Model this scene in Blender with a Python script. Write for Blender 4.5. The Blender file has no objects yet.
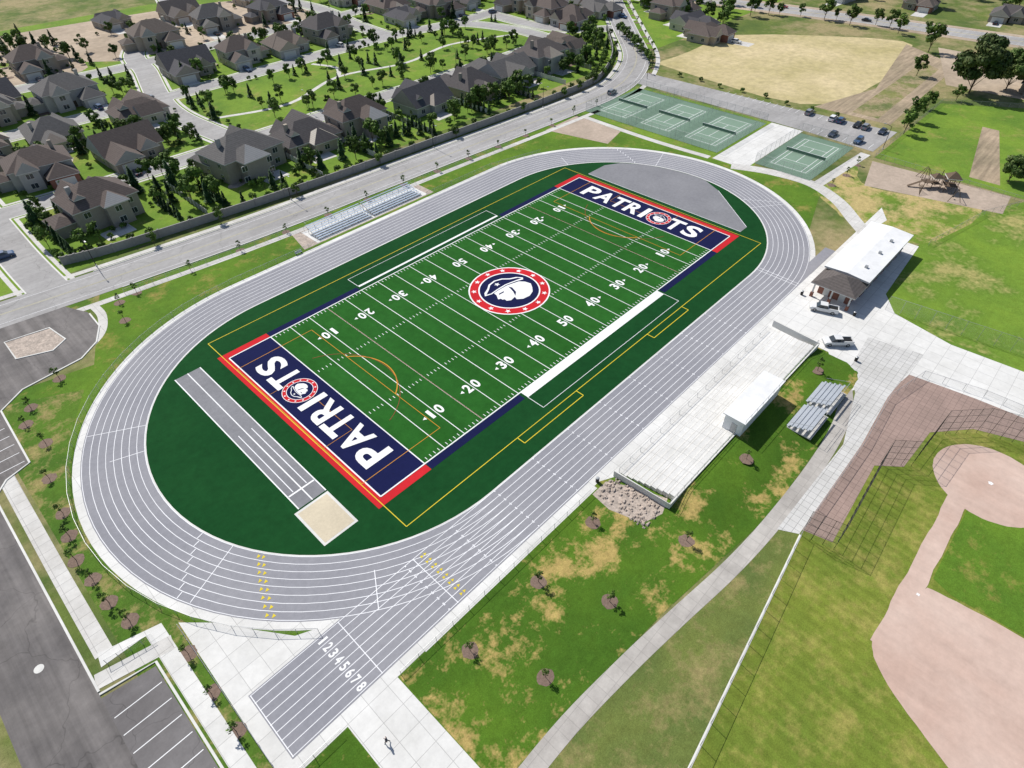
import bpy, bmesh, math, random
from mathutils import Vector, Matrix
rnd = random.Random(7)
scene = bpy.context.scene
COL = scene.collection
# ------------------------------------------------------------------ materials
def nodes(m):
    m.use_nodes = True
    nt = m.node_tree
    return nt, nt.nodes, nt.links
def c4(c): return (c[0], c[1], c[2], 1)
def pos_node(n, l, local=False):
    if local:
        t = n.new('ShaderNodeTexCoord'); return t.outputs['Object']
    g = n.new('ShaderNodeNewGeometry'); return g.outputs['Position']
def noise(n, l, p, scale, detail=4, rough=0.6):
    x = n.new('ShaderNodeTexNoise'); x.inputs['Scale'].default_value = scale
    x.inputs['Detail'].default_value = min(detail, 5); x.inputs['Roughness'].default_value = rough
    l.new(p, x.inputs['Vector']); return x.outputs['Fac']
def maprange(n, l, v, a, b, c, d):
    x = n.new('ShaderNodeMapRange'); x.inputs[1].default_value = a; x.inputs[2].default_value = b
    x.inputs[3].default_value = c; x.inputs[4].default_value = d; l.new(v, x.inputs[0]); return x.outputs[0]
def mixc(n, l, f, a, b, mode='MIX'):
    x = n.new('ShaderNodeMix'); x.data_type = 'RGBA'; x.blend_type = mode
    if isinstance(f, (int, float)): x.inputs[0].default_value = f
    else: l.new(f, x.inputs[0])
    for i, v in ((6, a), (7, b)):
        if isinstance(v, tuple): x.inputs[i].default_value = c4(v)
        else: l.new(v, x.inputs[i])
    return x.outputs[2]
def scalec(n, l, col, fac):
    x = n.new('ShaderNodeVectorMath'); x.operation = 'SCALE'
    l.new(col, x.inputs[0]); l.new(fac, x.inputs['Scale']); return x.outputs[0]
def mapped(n, l, p, sc, rot=0):
    mp = n.new('ShaderNodeMapping'); mp.inputs['Scale'].default_value = sc; mp.inputs['Rotation'].default_value = (0, 0, rot)
    l.new(p, mp.inputs[0]); return mp.outputs[0]
def mat(name, col, rough=0.8, var=0.15, scale=1.0, col2=None, s2=0.1, metal=0, local=False, spec=0.3, joints=None, streak=None, cracks=None, jdark=.62):
    m = bpy.data.materials.new(name); nt, n, l = nodes(m); b = n['Principled BSDF']
    b.inputs['Roughness'].default_value = rough; b.inputs['Metallic'].default_value = metal
    b.inputs['Specular IOR Level'].default_value = spec
    p = pos_node(n, l, local)
    if col2 is None: col2 = tuple(x * 0.85 for x in col)
    f = maprange(n, l, noise(n, l, p, s2, 5), 0.35, 0.65, 0, 1)
    c = mixc(n, l, f, tuple(col), tuple(col2))
    k = maprange(n, l, noise(n, l, p, scale, 5, 0.75), 0.25, 0.75, 1 - var, 1 + var)
    c = scalec(n, l, c, k)
    if streak:
        k = maprange(n, l, noise(n, l, mapped(n, l, p, streak[0]), 1.0, 4, .6), .3, .7, 1 - streak[1], 1 + streak[1]); c = scalec(n, l, c, k)
    if cracks:
        v = n.new('ShaderNodeTexVoronoi'); v.feature = 'DISTANCE_TO_EDGE'; v.inputs['Scale'].default_value = cracks[0]
        q = n.new('ShaderNodeVectorMath'); q.operation = 'ADD'; nz = n.new('ShaderNodeTexNoise'); nz.inputs['Scale'].default_value = .35; l.new(p, nz.inputs['Vector'])
        sc = n.new('ShaderNodeVectorMath'); sc.operation = 'SCALE'; sc.inputs['Scale'].default_value = 4; l.new(nz.outputs['Color'], sc.inputs[0]); l.new(p, q.inputs[0]); l.new(sc.outputs[0], q.inputs[1]); l.new(q.outputs[0], v.inputs['Vector'])
        k = maprange(n, l, v.outputs['Distance'], 0, .009, cracks[1], 1); c = scalec(n, l, c, k)
    if joints:
        br = n.new('ShaderNodeTexBrick'); br.offset = 0; br.inputs['Scale'].default_value = 1
        br.inputs['Brick Width'].default_value = joints; br.inputs['Row Height'].default_value = joints
        br.inputs['Mortar Size'].default_value = 0.035
        br.inputs['Color1'].default_value = (1, 1, 1, 1); br.inputs['Color2'].default_value = (.93, .93, .93, 1)
        br.inputs['Mortar'].default_value = (jdark, jdark, jdark, 1); l.new(p, br.inputs['Vector'])
        c = mixc(n, l, 1.0, c, br.outputs['Color'], 'MULTIPLY')
    l.new(c, b.inputs['Base Color']); return m
def grass(name, base, dry, lo=0.55, hi=0.7, var=0.3, pscale=0.09, stripes=None, dark=.62):
    m = bpy.data.materials.new(name); nt, n, l = nodes(m); b = n['Principled BSDF']
    b.inputs['Roughness'].default_value = 0.95; b.inputs['Specular IOR Level'].default_value = 0.1
    p = pos_node(n, l)
    big = maprange(n, l, noise(n, l, p, 0.05, 5, .7), 0.38, 0.62, 0, 1)
    g2 = (base[0] * dark, base[1] * (dark + .1), base[2] * 0.8)
    c = mixc(n, l, big, base, g2)
    f = maprange(n, l, noise(n, l, p, pscale, 5, 0.78), lo, hi, 0, 1)
    c = mixc(n, l, f, c, dry)
    k = maprange(n, l, noise(n, l, p, 0.8, 5, 0.85), 0.28, 0.72, 1 - var, 1 + var)
    c = scalec(n, l, c, k)
    k = maprange(n, l, noise(n, l, p, 7, 2, 0.8), 0.3, 0.7, 1 - var * .7, 1 + var * .7)
    c = scalec(n, l, c, k)
    if stripes:
        w = n.new('ShaderNodeTexWave'); w.inputs['Scale'].default_value = stripes[0]; w.inputs['Distortion'].default_value = 1.2
        w.inputs['Detail'].default_value = 2.0; w.inputs['Detail Scale'].default_value = .4
        l.new(mapped(n, l, p, (1, 1, 1), stripes[1]), w.inputs['Vector'])
        k = maprange(n, l, w.outputs['Fac'], 0.2, 0.8, 1 - stripes[2], 1 + stripes[2]); c = scalec(n, l, c, k)
    l.new(c, b.inputs['Base Color']); return m
def randmat(name, cols, var=.25, scale=1.6, rough=.9):
    m = bpy.data.materials.new(name); nt, n, l = nodes(m); b = n['Principled BSDF']; b.inputs['Roughness'].default_value = rough; b.inputs['Specular IOR Level'].default_value = .2
    oi = n.new('ShaderNodeObjectInfo'); cr = n.new('ShaderNodeValToRGB'); cr.color_ramp.interpolation = 'CONSTANT'
    while len(cr.color_ramp.elements) < len(cols): cr.color_ramp.elements.new(.5)
    for i, c in enumerate(cols): e = cr.color_ramp.elements[i]; e.position = i / len(cols); e.color = c4(c)
    l.new(oi.outputs['Random'], cr.inputs[0]); p = pos_node(n, l, True)
    k = maprange(n, l, noise(n, l, p, scale, 4, .8), .25, .75, 1 - var, 1 + var); c = scalec(n, l, cr.outputs[0], k)
    w = n.new('ShaderNodeTexWave'); w.bands_direction = 'Z'; w.inputs['Scale'].default_value = 1.1; l.new(p, w.inputs['Vector'])
    k = maprange(n, l, w.outputs['Fac'], 0, 1, .88, 1.08); c = scalec(n, l, c, k)
    l.new(c, b.inputs['Base Color']); return m
M = {}
M['ground'] = grass('ground_field', (.13, .17, .04), (.30, .25, .13), .45, .6, pscale=.02)
M['lawn'] = grass('lawn', (.115, .205, .022), (.25, .22, .06), .54, .68, pscale=.12)
M['strip2'] = grass('lawn_patchy', (.095, .175, .022), (.27, .23, .09), .49, .62, pscale=.18)
M['lawn2'] = grass('lawn_bright', (.17, .265, .034), (.26, .25, .07), .54, .70)
M['berm'] = grass('berm_grass', (.085, .165, .016), (.38, .285, .10), .52, .62, pscale=.12)
M['strip'] = grass('rough_grass', (.15, .18, .045), (.25, .215, .09), .48, .66, pscale=.15)
M['ball'] = grass('outfield_grass', (.17, .21, .032), (.30, .27, .075), .48, .68, pscale=.12, stripes=(.2, .05, .055), dark=.72)
M['dry'] = grass('dry_grass', (.17, .25, .034), (.43, .34, .15), .42, .56, pscale=.09)
M['straw'] = mat('dry_field', (.56, .46, .27), .95, .28, .35, (.40, .34, .16), .035)
M['till'] = mat('tilled_soil', (.37, .285, .20), .95, .2, .6, (.26, .21, .14), .05, streak=((.08, .9, 1), .28))
M['dirtc'] = mat('bare_earth', (.46, .37, .28), .95, .25, .3, (.33, .26, .19), .03)
M['play'] = mat('playground_chips', (.45, .36, .29), .95, .2, .8, (.36, .29, .23), .12)
M['turf'] = mat('turf_field', (.017, .094, .013), .95, .20, .6, (.022, .112, .018), .06, spec=.08, streak=((.22, .01, 1), .10))
M['turfd'] = mat('turf_dark', (.006, .050, .013), .95, .20, .6, (.009, .062, .016), .05, spec=.08)
M['track'] = mat('track_rubber', (.245, .245, .272), .9, .11, 1.2, (.285, .283, .305), .06, spec=.1)
M['dzone'] = mat('dzone_rubber', (.235, .235, .25), .9, .13, 1.2, (.20, .20, .215), .09, spec=.1)
M['asph'] = mat('asphalt', (.30, .29, .285), .9, .14, .8, (.37, .36, .355), .07, spec=.15, streak=((.03, .55, 1), .10), cracks=(.07, .75))
M['asphd'] = mat('asphalt_dark', (.135, .125, .123), .9, .16, .6, (.19, .175, .168), .12, spec=.15, streak=((.7, .02, 1), .24), cracks=(.09, .72))
M['asphlot'] = mat('asphalt_lot', (.19, .18, .18), .9, .15, .6, (.14, .13, .13), .1, spec=.15, cracks=(.12, .7))
M['conc'] = mat('concrete', (.72, .71, .69), .85, .10, .7, (.61, .60, .575), .09, joints=3.0)
M['conc2'] = mat('concrete_walk', (.62, .605, .58), .85, .12, .7, (.52, .50, .47), .15, joints=1.8)
M['concr'] = mat('concrete_ribbed', (.60, .59, .575), .85, .10, .7, (.50, .49, .47), .15, joints=1.2, jdark=.5)
M['concp'] = mat('concrete_path', (.50, .47, .435), .85, .16, .5, (.35, .325, .30), .12, joints=1.8, jdark=.75)
M['kerb'] = mat('kerb_concrete', (.68, .67, .64), .85, .08, 1)
M['paver'] = mat('brick_pavers', (.35, .25, .215), .9, .12, 1.2, (.29, .21, .18), .2, joints=1.0)
M['infield'] = mat('infield_clay', (.48, .34, .28), .95, .10, .8, (.56, .425, .36), .09, streak=((.5, .05, 1), .07))
M['sand'] = mat('sand', (.62, .54, .40), .95, .1, 2)
M['rock'] = mat('landscape_rock', (.48, .40, .34), .95, .45, 2.5, (.33, .28, .24), .8)
M['mulch'] = mat('bark_mulch', (.20, .14, .11), .95, .4, 3)
M['white'] = mat('white_paint', (.84, .84, .84), .8, .05, 1.5)
M['linew'] = mat('lane_line_paint', (.82, .82, .84), .8, .08, 1.5)
M['faint'] = mat('worn_line_paint', (.45, .42, .30), .8, .2, 1.5)
M['yellow'] = mat('yellow_paint', (.70, .55, .03), .8, .05, 2)
M['orange'] = mat('orange_paint', (.62, .27, .02), .8, .05, 2)
M['redl'] = mat('red_line_paint', (.32, .05, .03), .8, .05, 2)
M['navy'] = mat('navy_turf', (.009, .012, .062), .95, .15, .8, spec=.1)
M['red'] = mat('red_turf', (.56, .022, .030), .95, .12, .8, spec=.1)
M['court'] = mat('tennis_green', (.195, .285, .215), .9, .07, 1, (.175, .26, .195), .05)
M['courtd'] = mat('tennis_green_dark', (.15, .235, .17), .9, .07, 1)
M['wall'] = mat('precast_wall', (.30, .29, .28), .9, .15, 1)
M['brick'] = mat('brick', (.27, .12, .085), .9, .2, 3)
STU = [(.42, .36, .29), (.33, .29, .25), (.50, .46, .40), (.30, .25, .21), (.38, .37, .36)]
M['stucco'] = [randmat('stucco_%d' % i, STU[i:] + STU[:i], .1, 1) for i in range(4)]
RF = [(.115, .100, .095), (.085, .082, .09), (.14, .115, .10), (.135, .128, .125), (.10, .09, .09), (.125, .10, .09)]
M['roof'] = [randmat('shingles_%d' % i, RF[i:] + RF[:i]) for i in range(4)]
M['trim'] = mat('white_trim', (.66, .65, .62), .6, .04, 2)
M['glass'] = mat('window_glass', (.03, .04, .05), .08, .05, 2, spec=.6)
M['metroof'] = mat('white_membrane_roof', (.78, .78, .78), .6, .06, .5, (.68, .68, .68), .3)
M['steel'] = mat('galvanized_steel', (.42, .43, .44), .45, .06, 2, metal=.4)
M['alum'] = mat('aluminium', (.55, .58, .62), .4, .06, 2, metal=.3)
M['seatb'] = mat('pale_blue_seat', (.40, .50, .64), .5, .06, 2)
M['black'] = mat('black_metal', (.02, .02, .02), .5, .05, 2)
M['rubber'] = mat('tyre_rubber', (.02, .02, .02), .9, .05, 2)
M['bark'] = mat('bark', (.12, .085, .06), .95, .3, 4)
M['carp'] = [mat('car_paint_%d' % i, c, .25, .03, 1, spec=.6) for i, c in enumerate([(.75, .75, .75), (.04, .05, .08), (.25, .26, .28), (.35, .04, .03), (.05, .10, .20), (.02, .02, .02)])]
def leafmat(name, a, b):
    m = bpy.data.materials.new(name); nt, n, l = nodes(m); bs = n['Principled BSDF']
    bs.inputs['Roughness'].default_value = .7; bs.inputs['Specular IOR Level'].default_value = .2
    p = pos_node(n, l); f = maprange(n, l, noise(n, l, p, .7, 3), .35, .65, 0, 1)
    oi = n.new('ShaderNodeObjectInfo'); c = mixc(n, l, f, a, b)
    k = maprange(n, l, oi.outputs['Random'], 0, 1, .7, 1.4); c = scalec(n, l, c, k)
    l.new(c, bs.inputs['Base Color']); return m
M['leafA'] = leafmat('leaf_light', (.125, .20, .032), (.085, .15, .025))
M['leafB'] = leafmat('leaf_dark', (.060, .11, .020), (.042, .082, .016))
M['leafC'] = leafmat('leaf_conifer', (.042, .092, .030), (.028, .068, .022))
M['leafO'] = leafmat('leaf_cottonwood', (.13, .17, .055), (.09, .13, .035))
def meshmat():
    m = bpy.data.materials.new('chain_link_mesh'); nt, n, l = nodes(m); b = n['Principled BSDF']
    b.inputs['Base Color'].default_value = (.35, .36, .37, 1); b.inputs['Roughness'].default_value = .6
    b.inputs['Alpha'].default_value = .13; return m
M['chain'] = meshmat()
# ------------------------------------------------------------------ mesh accumulator
class G:
    def __init__(s): s.v = []; s.f = []; s.m = []; s.mats = []
    def mi(s, m):
        if m not in s.mats: s.mats.append(m)
        return s.mats.index(m)
    def poly(s, pts, z, m):
        i = len(s.v); a = sum(pts[k][0] * pts[(k + 1) % len(pts)][1] - pts[(k + 1) % len(pts)][0] * pts[k][1] for k in range(len(pts)))
        if a < 0: pts = pts[::-1]
        s.v += [(p[0], p[1], z) for p in pts]; s.f.append(tuple(range(i, i + len(pts)))); s.m.append(s.mi(m))
    def rect(s, x0, x1, y0, y1, z, m): s.poly([(x0, y0), (x1, y0), (x1, y1), (x0, y1)], z, m)
    def face(s, pts, m):
        i = len(s.v); s.v += [tuple(p) for p in pts]; s.f.append(tuple(range(i, i + len(pts)))); s.m.append(s.mi(m))
    def box(s, x0, x1, y0, y1, z0, z1, m):
        i = len(s.v); s.v += [(x0, y0, z0), (x1, y0, z0), (x1, y1, z0), (x0, y1, z0), (x0, y0, z1), (x1, y0, z1), (x1, y1, z1), (x0, y1, z1)]
        k = s.mi(m)
        for q in ((0, 3, 2, 1), (4, 5, 6, 7), (0, 1, 5, 4), (1, 2, 6, 5), (2, 3, 7, 6), (3, 0, 4, 7)): s.f.append(tuple(i + a for a in q)); s.m.append(k)
    def frustum(s, b, t, z0, z1, m, mt=None):
        i = len(s.v)
        for (x0, x1, y0, y1), z in ((b, z0), (t, z1)): s.v += [(x0, y0, z), (x1, y0, z), (x1, y1, z), (x0, y1, z)]
        k = s.mi(m); kt = s.mi(mt or m)
        for q, kk in (((0, 3, 2, 1), k), ((4, 5, 6, 7), kt), ((0, 1, 5, 4), k), ((1, 2, 6, 5), k), ((2, 3, 7, 6), k), ((3, 0, 4, 7), k)): s.f.append(tuple(i + a for a in q)); s.m.append(kk)
    def cyl(s, p0, p1, r0, r1, m, n=8):
        p0 = Vector(p0); p1 = Vector(p1); d = (p1 - p0).normalized(); a = d.orthogonal().normalized(); b = d.cross(a)
        i = len(s.v); k = s.mi(m)
        for p, r in ((p0, r0), (p1, r1)):
            for j in range(n):
                t = 2 * math.pi * j / n; s.v.append(tuple(p + a * math.cos(t) * r + b * math.sin(t) * r))
        for j in range(n): s.f.append((i + j, i + (j + 1) % n, i + n + (j + 1) % n, i + n + j)); s.m.append(k)
        s.f.append(tuple(i + j for j in reversed(range(n)))); s.m.append(k); s.f.append(tuple(i + n + j for j in range(n))); s.m.append(k)
    def strip(s, pts, w, z, m, off=0, closed=False):
        L = offs(pts, off + w / 2, closed); R = offs(pts, off - w / 2, closed); n = len(pts); i = len(s.v); k = s.mi(m)
        for a, b in zip(L, R): s.v += [(a[0], a[1], z), (b[0], b[1], z)]
        for j in range(n if closed else n - 1):
            a = i + 2 * j; b = i + 2 * ((j + 1) % n); s.f.append((a + 1, b + 1, b, a)); s.m.append(k)
    def wallstrip(s, pts, w, z0, z1, m, off=0, closed=False):
        L = offs(pts, off + w / 2, closed); R = offs(pts, off - w / 2, closed); n = len(pts); i = len(s.v); k = s.mi(m)
        for a, b in zip(L, R): s.v += [(a[0], a[1], z0), (b[0], b[1], z0), (b[0], b[1], z1), (a[0], a[1], z1)]
        for j in range(n if closed else n - 1):
            a = i + 4 * j; b = i + 4 * ((j + 1) % n)
            for q in ((a + 3, a + 2, b + 2, b + 3), (a + 2, a + 1, b + 1, b + 2), (a, a + 3, b + 3, b)): s.f.append(q); s.m.append(k)
        if not closed:
            s.f.append((i, i + 1, i + 2, i + 3)); s.m.append(k); e = i + 4 * (n - 1); s.f.append((e + 3, e + 2, e + 1, e)); s.m.append(k)
    def mesh(s, name):
        me = bpy.data.meshes.new(name); me.from_pydata(s.v, [], s.f)
        for m in s.mats: me.materials.append(m)
        me.polygons.foreach_set('material_index', s.m); me.update(); return me
    def obj(s, name, parent=None, loc=(0, 0, 0), rot=0):
        return place(name, s.mesh(name), loc, rot, parent=parent)
def place(name, me, loc=(0, 0, 0), rot=0, sc=1, parent=None):
    o = bpy.data.objects.new(name, me); COL.objects.link(o); o.location = loc; o.rotation_euler = (0, 0, rot)
    o.scale = sc if isinstance(sc, tuple) else (sc, sc, sc)
    if parent: o.parent = parent
    return o
def offs(pts, o, closed=False):
    n = len(pts); out = []
    for i, p in enumerate(pts):
        a = pts[(i - 1) % n] if (closed or i > 0) else p; b = pts[(i + 1) % n] if (closed or i < n - 1) else p
        dx, dy = b[0] - a[0], b[1] - a[1]; L = math.hypot(dx, dy) or 1
        out.append((p[0] - dy / L * o, p[1] + dx / L * o))
    return out
def smooth(pts, k=6):
    out = []; P = [pts[0]] + list(pts) + [pts[-1]]
    for i in range(1, len(P) - 2):
        for j in range(k):
            t = j / k; q = []
            for c in (0, 1):
                a, b, cc, d = P[i - 1][c], P[i][c], P[i + 1][c], P[i + 2][c]
                q.append(.5 * (2 * b + (cc - a) * t + (2 * a - 5 * b + 4 * cc - d) * t * t + (3 * b - a - 3 * cc + d) * t ** 3))
            out.append(tuple(q))
    out.append(tuple(pts[-1])); return out
def blob(pts, k=5):
    q = smooth(list(pts) + [pts[0]], k)[:-1]; return [(x + rnd.uniform(-.5, .5), y + rnd.uniform(-.5, .5)) for x, y in q]
def sheet(name, pts, z, m):
    g = G(); g.poly(pts, z, m); return g.obj(name)
def R4(x0, x1, y0, y1): return [(x0, y0), (x1, y0), (x1, y1), (x0, y1)]
# ------------------------------------------------------------------ glyphs
_gl = {}
def glyph(ch, bold=.03):
    if ch in _gl: return _gl[ch]
    cu = bpy.data.curves.new('g', 'FONT'); cu.body = ch; cu.offset = bold; cu.fill_mode = 'FRONT'; cu.resolution_u = 4
    o = bpy.data.objects.new('g', cu); COL.objects.link(o); bpy.context.view_layer.update()
    me = bpy.data.meshes.new_from_object(o.evaluated_get(bpy.context.evaluated_depsgraph_get()))
    v = [(p.co.x, p.co.y) for p in me.vertices]; f = [tuple(p.vertices) for p in me.polygons]
    x0 = min(a[0] for a in v); x1 = max(a[0] for a in v); y0 = min(a[1] for a in v); y1 = max(a[1] for a in v)
    v = [((a[0] - (x0 + x1) / 2) / (x1 - x0), (a[1] - (y0 + y1) / 2) / (y1 - y0)) for a in v]
    bpy.data.objects.remove(o); bpy.data.meshes.remove(me); _gl[ch] = (v, f); return _gl[ch]
def put(g, ch, cx, cy, w, h, ex, ey, z, m):
    if ch == '1': w *= .5
    v, f = glyph(ch); i = len(g.v); k = g.mi(m)
    g.v += [(cx + a * w * ex[0] + b * h * ey[0], cy + a * w * ex[1] + b * h * ey[1], z) for a, b in v]
    for q in f: g.f.append(tuple(i + t for t in q)); g.m.append(k)
# ================================================================== GROUND
sheet('ground', R4(-1500, 3000, -2000, 3000), 0, M['ground'])
g = G()
g.poly([(-92, 64), (-60, 60), (90, 52), (140, 58), (140, 62), (95, 66), (-40, 70), (-92, 78)], .008, M['strip2'])
g.obj('lawn')
sheet('lawn', [(-92.9, 46), (-92.9, -50), (-60, -70), (30, -50), (96, -30), (96, 60), (60, 60), (-64, 66), (-74, 42)], .012, M['lawn'])
sheet('lawn', [(-93, 44), (-93, -50), (-78, -50), (-86.6, -18), (-89.3, 5), (-86, 22), (-78, 36)], .014, M['strip2'])
sheet('lawn', R4(-130, 320, 80, 330), .006, M['lawn2'])
sheet('lawn', [(132, 58), (95, 60), (92, -10), (100, -8), (132, -8)], .015, M['lawn2'])
# ------------------------------------------------------------------ track
CX = 42.2
def stad(r, n=48):
    p = []
    for i in range(n + 1):
        t = -math.pi / 2 + math.pi * i / n; p.append((CX + r * math.cos(t), r * math.sin(t)))
    for i in range(n + 1):
        t = math.pi / 2 + math.pi * i / n; p.append((-CX + r * math.cos(t), r * math.sin(t)))
    return p
def ring(g, r0, r1, z, m):
    A = stad(r0); B = stad(r1); i = len(g.v); n = len(A); k = g.mi(m)
    for a, b in zip(A, B): g.v += [(a[0], a[1], z), (b[0], b[1], z)]
    for j in range(n):
        a = i + 2 * j; b = i + 2 * ((j + 1) % n); g.f.append((a, a + 1, b + 1, b)); g.m.append(k)
g = G(); ring(g, 46.3, 47.6, .03, M['conc']); g.obj('concrete_apron')
g = G(); ring(g, 36.45, 46.4, .036, M['track'])
g.rect(-84.6, -30, -46.45, -36.4, .040, M['track']); g.rect(30, 66, -46.45, -44, .040, M['track']); g.obj('running_track')
g = G()
for i in range(9): ring(g, 36.6 + 1.2 * i - .05, 36.6 + 1.2 * i + .05, .046, M['linew'])
ring(g, 36.32, 36.54, .047, M['kerb'])
for i in range(9): g.rect(-84.5, -42, -36.6 - 1.2 * i - .05, -36.6 - 1.2 * i + .05, .049 , M['linew'])
for x in (-84.4, -71.5, -58.5, 45.6, 46.6): g.rect(x - .06, x + .06, -46.3, -36.6, .052, M['linew'])
for t, r0, r1 in ((205, 36.6, 46), (238, 40, 46.2), (150, 36.6, 46.2), (160, 36.6, 42), (20, 36.6, 46.2), (-35, 36.6, 46.2), (62, 36.6, 42)):
    s = -1 if abs(t) > 90 else 1; a = math.radians(t); c, d = math.cos(a), math.sin(a); cx = s * CX
    nx, ny = -d * .06, c * .06
    g.poly([(cx + c * r0 + nx, d * r0 + ny), (cx + c * r1 + nx, d * r1 + ny), (cx + c * r1 - nx, d * r1 - ny), (cx + c * r0 - nx, d * r0 - ny)], .054, M['linew'])
for lane in range(8):
    y = -37.2 - 1.2 * lane
    for k in range(10):
        x = -60 + k * 9.14
        for dy in (-.45, .45): g.rect(x - .1, x + .1, y + dy - .08, y + dy + .08, .055, M['linew'])
    for x in (-57.5, -56.9): g.poly([(x, y - .25), (x + .45, y), (x, y + .25)], .056, M['yellow'])
    for k, a in enumerate((212, 213.2)):
        r = 37.2 + 1.2 * lane; t = math.radians(a + lane * 1.0); x, y2 = -CX + r * math.cos(t), r * math.sin(t)
        g.poly([(x - .3, y2 - .2), (x + .2, y2 + .25), (x + .3, y2 - .3)], .056, M['yellow'])
    for a0, kk in ((196, .9), (-28, -.8), (30, 1.1)):
        r = 36.7 + 1.2 * lane; t = math.radians(a0 + lane * kk); cx = -CX if abs(a0) > 90 else CX
        c, d = math.cos(t), math.sin(t); nx, ny = -d * .07, c * .07
        g.poly([(cx + c * r + nx, d * r + ny), (cx + c * (r + 1) + nx, d * (r + 1) + ny), (cx + c * (r + 1) - nx, d * (r + 1) - ny), (cx + c * r - nx, d * r - ny)], .057, M['linew'])
for i, ch in enumerate('12345678'): put(g, ch, -74.3, -37.25 - 1.2 * i, .68, 1.4, (0, -1), (1, 0), .058, M['white'])
g.obj('track_lane_markings')
# ------------------------------------------------------------------ turf
p = stad(36.4); sheet('turf_infield', p, .042, M['turfd'])
sheet('football_field', R4(-54.9, 54.9, -24.4, 24.4), .050, M['turf'])
g = G(); g.poly([(58.6, -25.2), (58.6, 24), (66.5, 24), (71, 21.5), (75, 15.8), (77.6, 8), (78.4, 1), (78.2, -3.5), (75, -9.5), (62, -25.2)], .048, M['dzone'])
for a, b in (((58.7, -25.1), (58.7, 23.9)), ((62, -25), (75, -9.5))):
    g.strip([a, b], .12, .053, M['linew'])
g.obj('high_jump_area')
g = G(); g.rect(-65.2, -60, -16.9, 26, .048, M['dzone'])
for x in (-65.1, -62.6, -60.1): g.rect(x - .1, x + .1, -16.9, 26, .053, M['white'])
g.rect(-64.9, -60.3, -13.9, -13.6, .055, M['white']); g.rect(-64, -63.85, -13.4, 4, .055, M['linew']); g.rect(-61.5, -61.35, -13.4, 4, .055, M['linew'])
g.obj('long_jump_runway')
g = G(); g.rect(-66.1, -60, -25.4, -17.2, .048, M['kerb']); g.rect(-65.7, -60.4, -25, -17.6, .058, M['sand']); g.obj('sand_pit')
g = G()
for s in (-1, 1):
    a, b = sorted((s * 45.72, s * 54.86)); g.rect(a, b, -24.38, 24.38, .056, M['navy'])
    a, b = sorted((s * 54.98, s * 56.5)); g.rect(a, b, -26, 26, .056, M['red'])
    for t in (-1, 1):
        c, d = sorted((t * 24.5, t * 26)); a, b = sorted((s * 45.72, s * 54.98)); g.rect(a, b, c, d, .056, M['red'])
        a, b = sorted((s * 23, s * 45.6)); g.rect(a, b, c, d, .056, M['navy'])
g.obj('end_zone')
g = G(); z = .062
for s in (-1, 1):
    g.rect(-54.86, 54.86, s * 24.3 - .12, s * 24.3 + .12, z, M['white'])
    g.rect(s * 54.86 - .12, s * 54.86 + .12, -24.3, 24.3, z + .002, M['white'])
    g.rect(s * 45.72 - .1, s * 45.72 + .1, -24.3, 24.3, z + .002, M['white'])
    a, b = sorted((s * 24.42, s * 26.2))
    if s < 0: g.rect(-22.4, 22.4, a, b, z + .002, M['white'])
    else: g.rect(-22.4, 22.4, 25.6, 26.2, z + .002, M['white'])
    g.rect(-22.4, 22.4, s * 30 - .05, s * 30 + .05, z + .002, M['linew'])
    for x in (-22.4, 22.4): g.rect(x - .06, x + .06, min(s * 26.2, s * 30), max(s * 26.2, s * 30), z + .004, M['linew'])
for n in range(1, 20):
    x = -45.72 + n * 4.572; g.rect(x - .075, x + .075, -24.2, 24.2, z, M['white'])
for n in range(1, 100):
    if n % 5 == 0: continue
    x = -45.72 + n * .9144
    for y in (-23.6, -8.13, 8.13, 23.6): g.rect(x - .06, x + .06, y - .32, y + .32, z, M['white'])
for n in range(10, 100, 10):
    x = -45.72 + n * .9144; d = str(min(n, 100 - n) // 10)
    for s in (-1, 1):
        ex = (-s, 0); ey = (0, -s)
        for k, ch in ((-1, d), (1, '0')): put(g, ch, x + k * 1.0 * ex[0], s * 16.4, 1.35, 2.4, ex, ey, z + .004, M['white'])
        if n != 50:
            e = -1 if n < 50 else 1; g.poly([(x + e * 2.2, s * 16.9), (x + e * 2.2, s * 16.1), (x + e * 2.9, s * 16.5)], z + .004, M['white'])
g.obj('yard_line_markings')
g = G(); z = .070
def lrect(x0, x1, y0, y1, w, m, zz):
    g.rect(x0, x1, y0 - w, y0 + w, zz, m); g.rect(x0, x1, y1 - w, y1 + w, zz, m); g.rect(x0 - w, x0 + w, y0, y1, zz + .001, m); g.rect(x1 - w, x1 + w, y0, y1, zz + .001, m)
lrect(-55.6, 57, -31.6, 31.6, .07, M['yellow'], z)
for s in (-1, 1):
    a, b = sorted((s * 55.4, s * 38.6)); lrect(a, b, -20.1, 20.1, .055, M['orange'], z + .003)
    a, b = sorted((s * 55.4, s * 49.5)); lrect(a, b, -9.2, 9.2, .035, M['orange'], z + .006)
    arc = [(s * (44.2 - 9.5 * math.cos(t)), 9.5 * math.sin(t)) for t in [math.radians(-54 + 108 * i / 24) for i in range(25)]]
    g.strip(arc, .2, z + .009, M['orange'])
    arc = [(s * (48 - 13 * math.cos(t)), 13 * math.sin(t)) for t in [math.radians(-70 + 140 * i / 24) for i in range(25)]]
    g.strip(arc, .09, z + .011, M['redl'])
    g.rect(s * 32 - .04, s * 32 + .04, -24, 24, z + .013, M['redl'])
for x0, x1 in ((-31, -15), (8, 21)):
    g.rect(x0, x1, -33.4, -33.25, z, M['yellow'])
    for x in (x0, x1): g.rect(x - .08, x + .08, -33.3, -31.6, z + .002, M['yellow'])
g.obj('soccer_lacrosse_markings')
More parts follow.
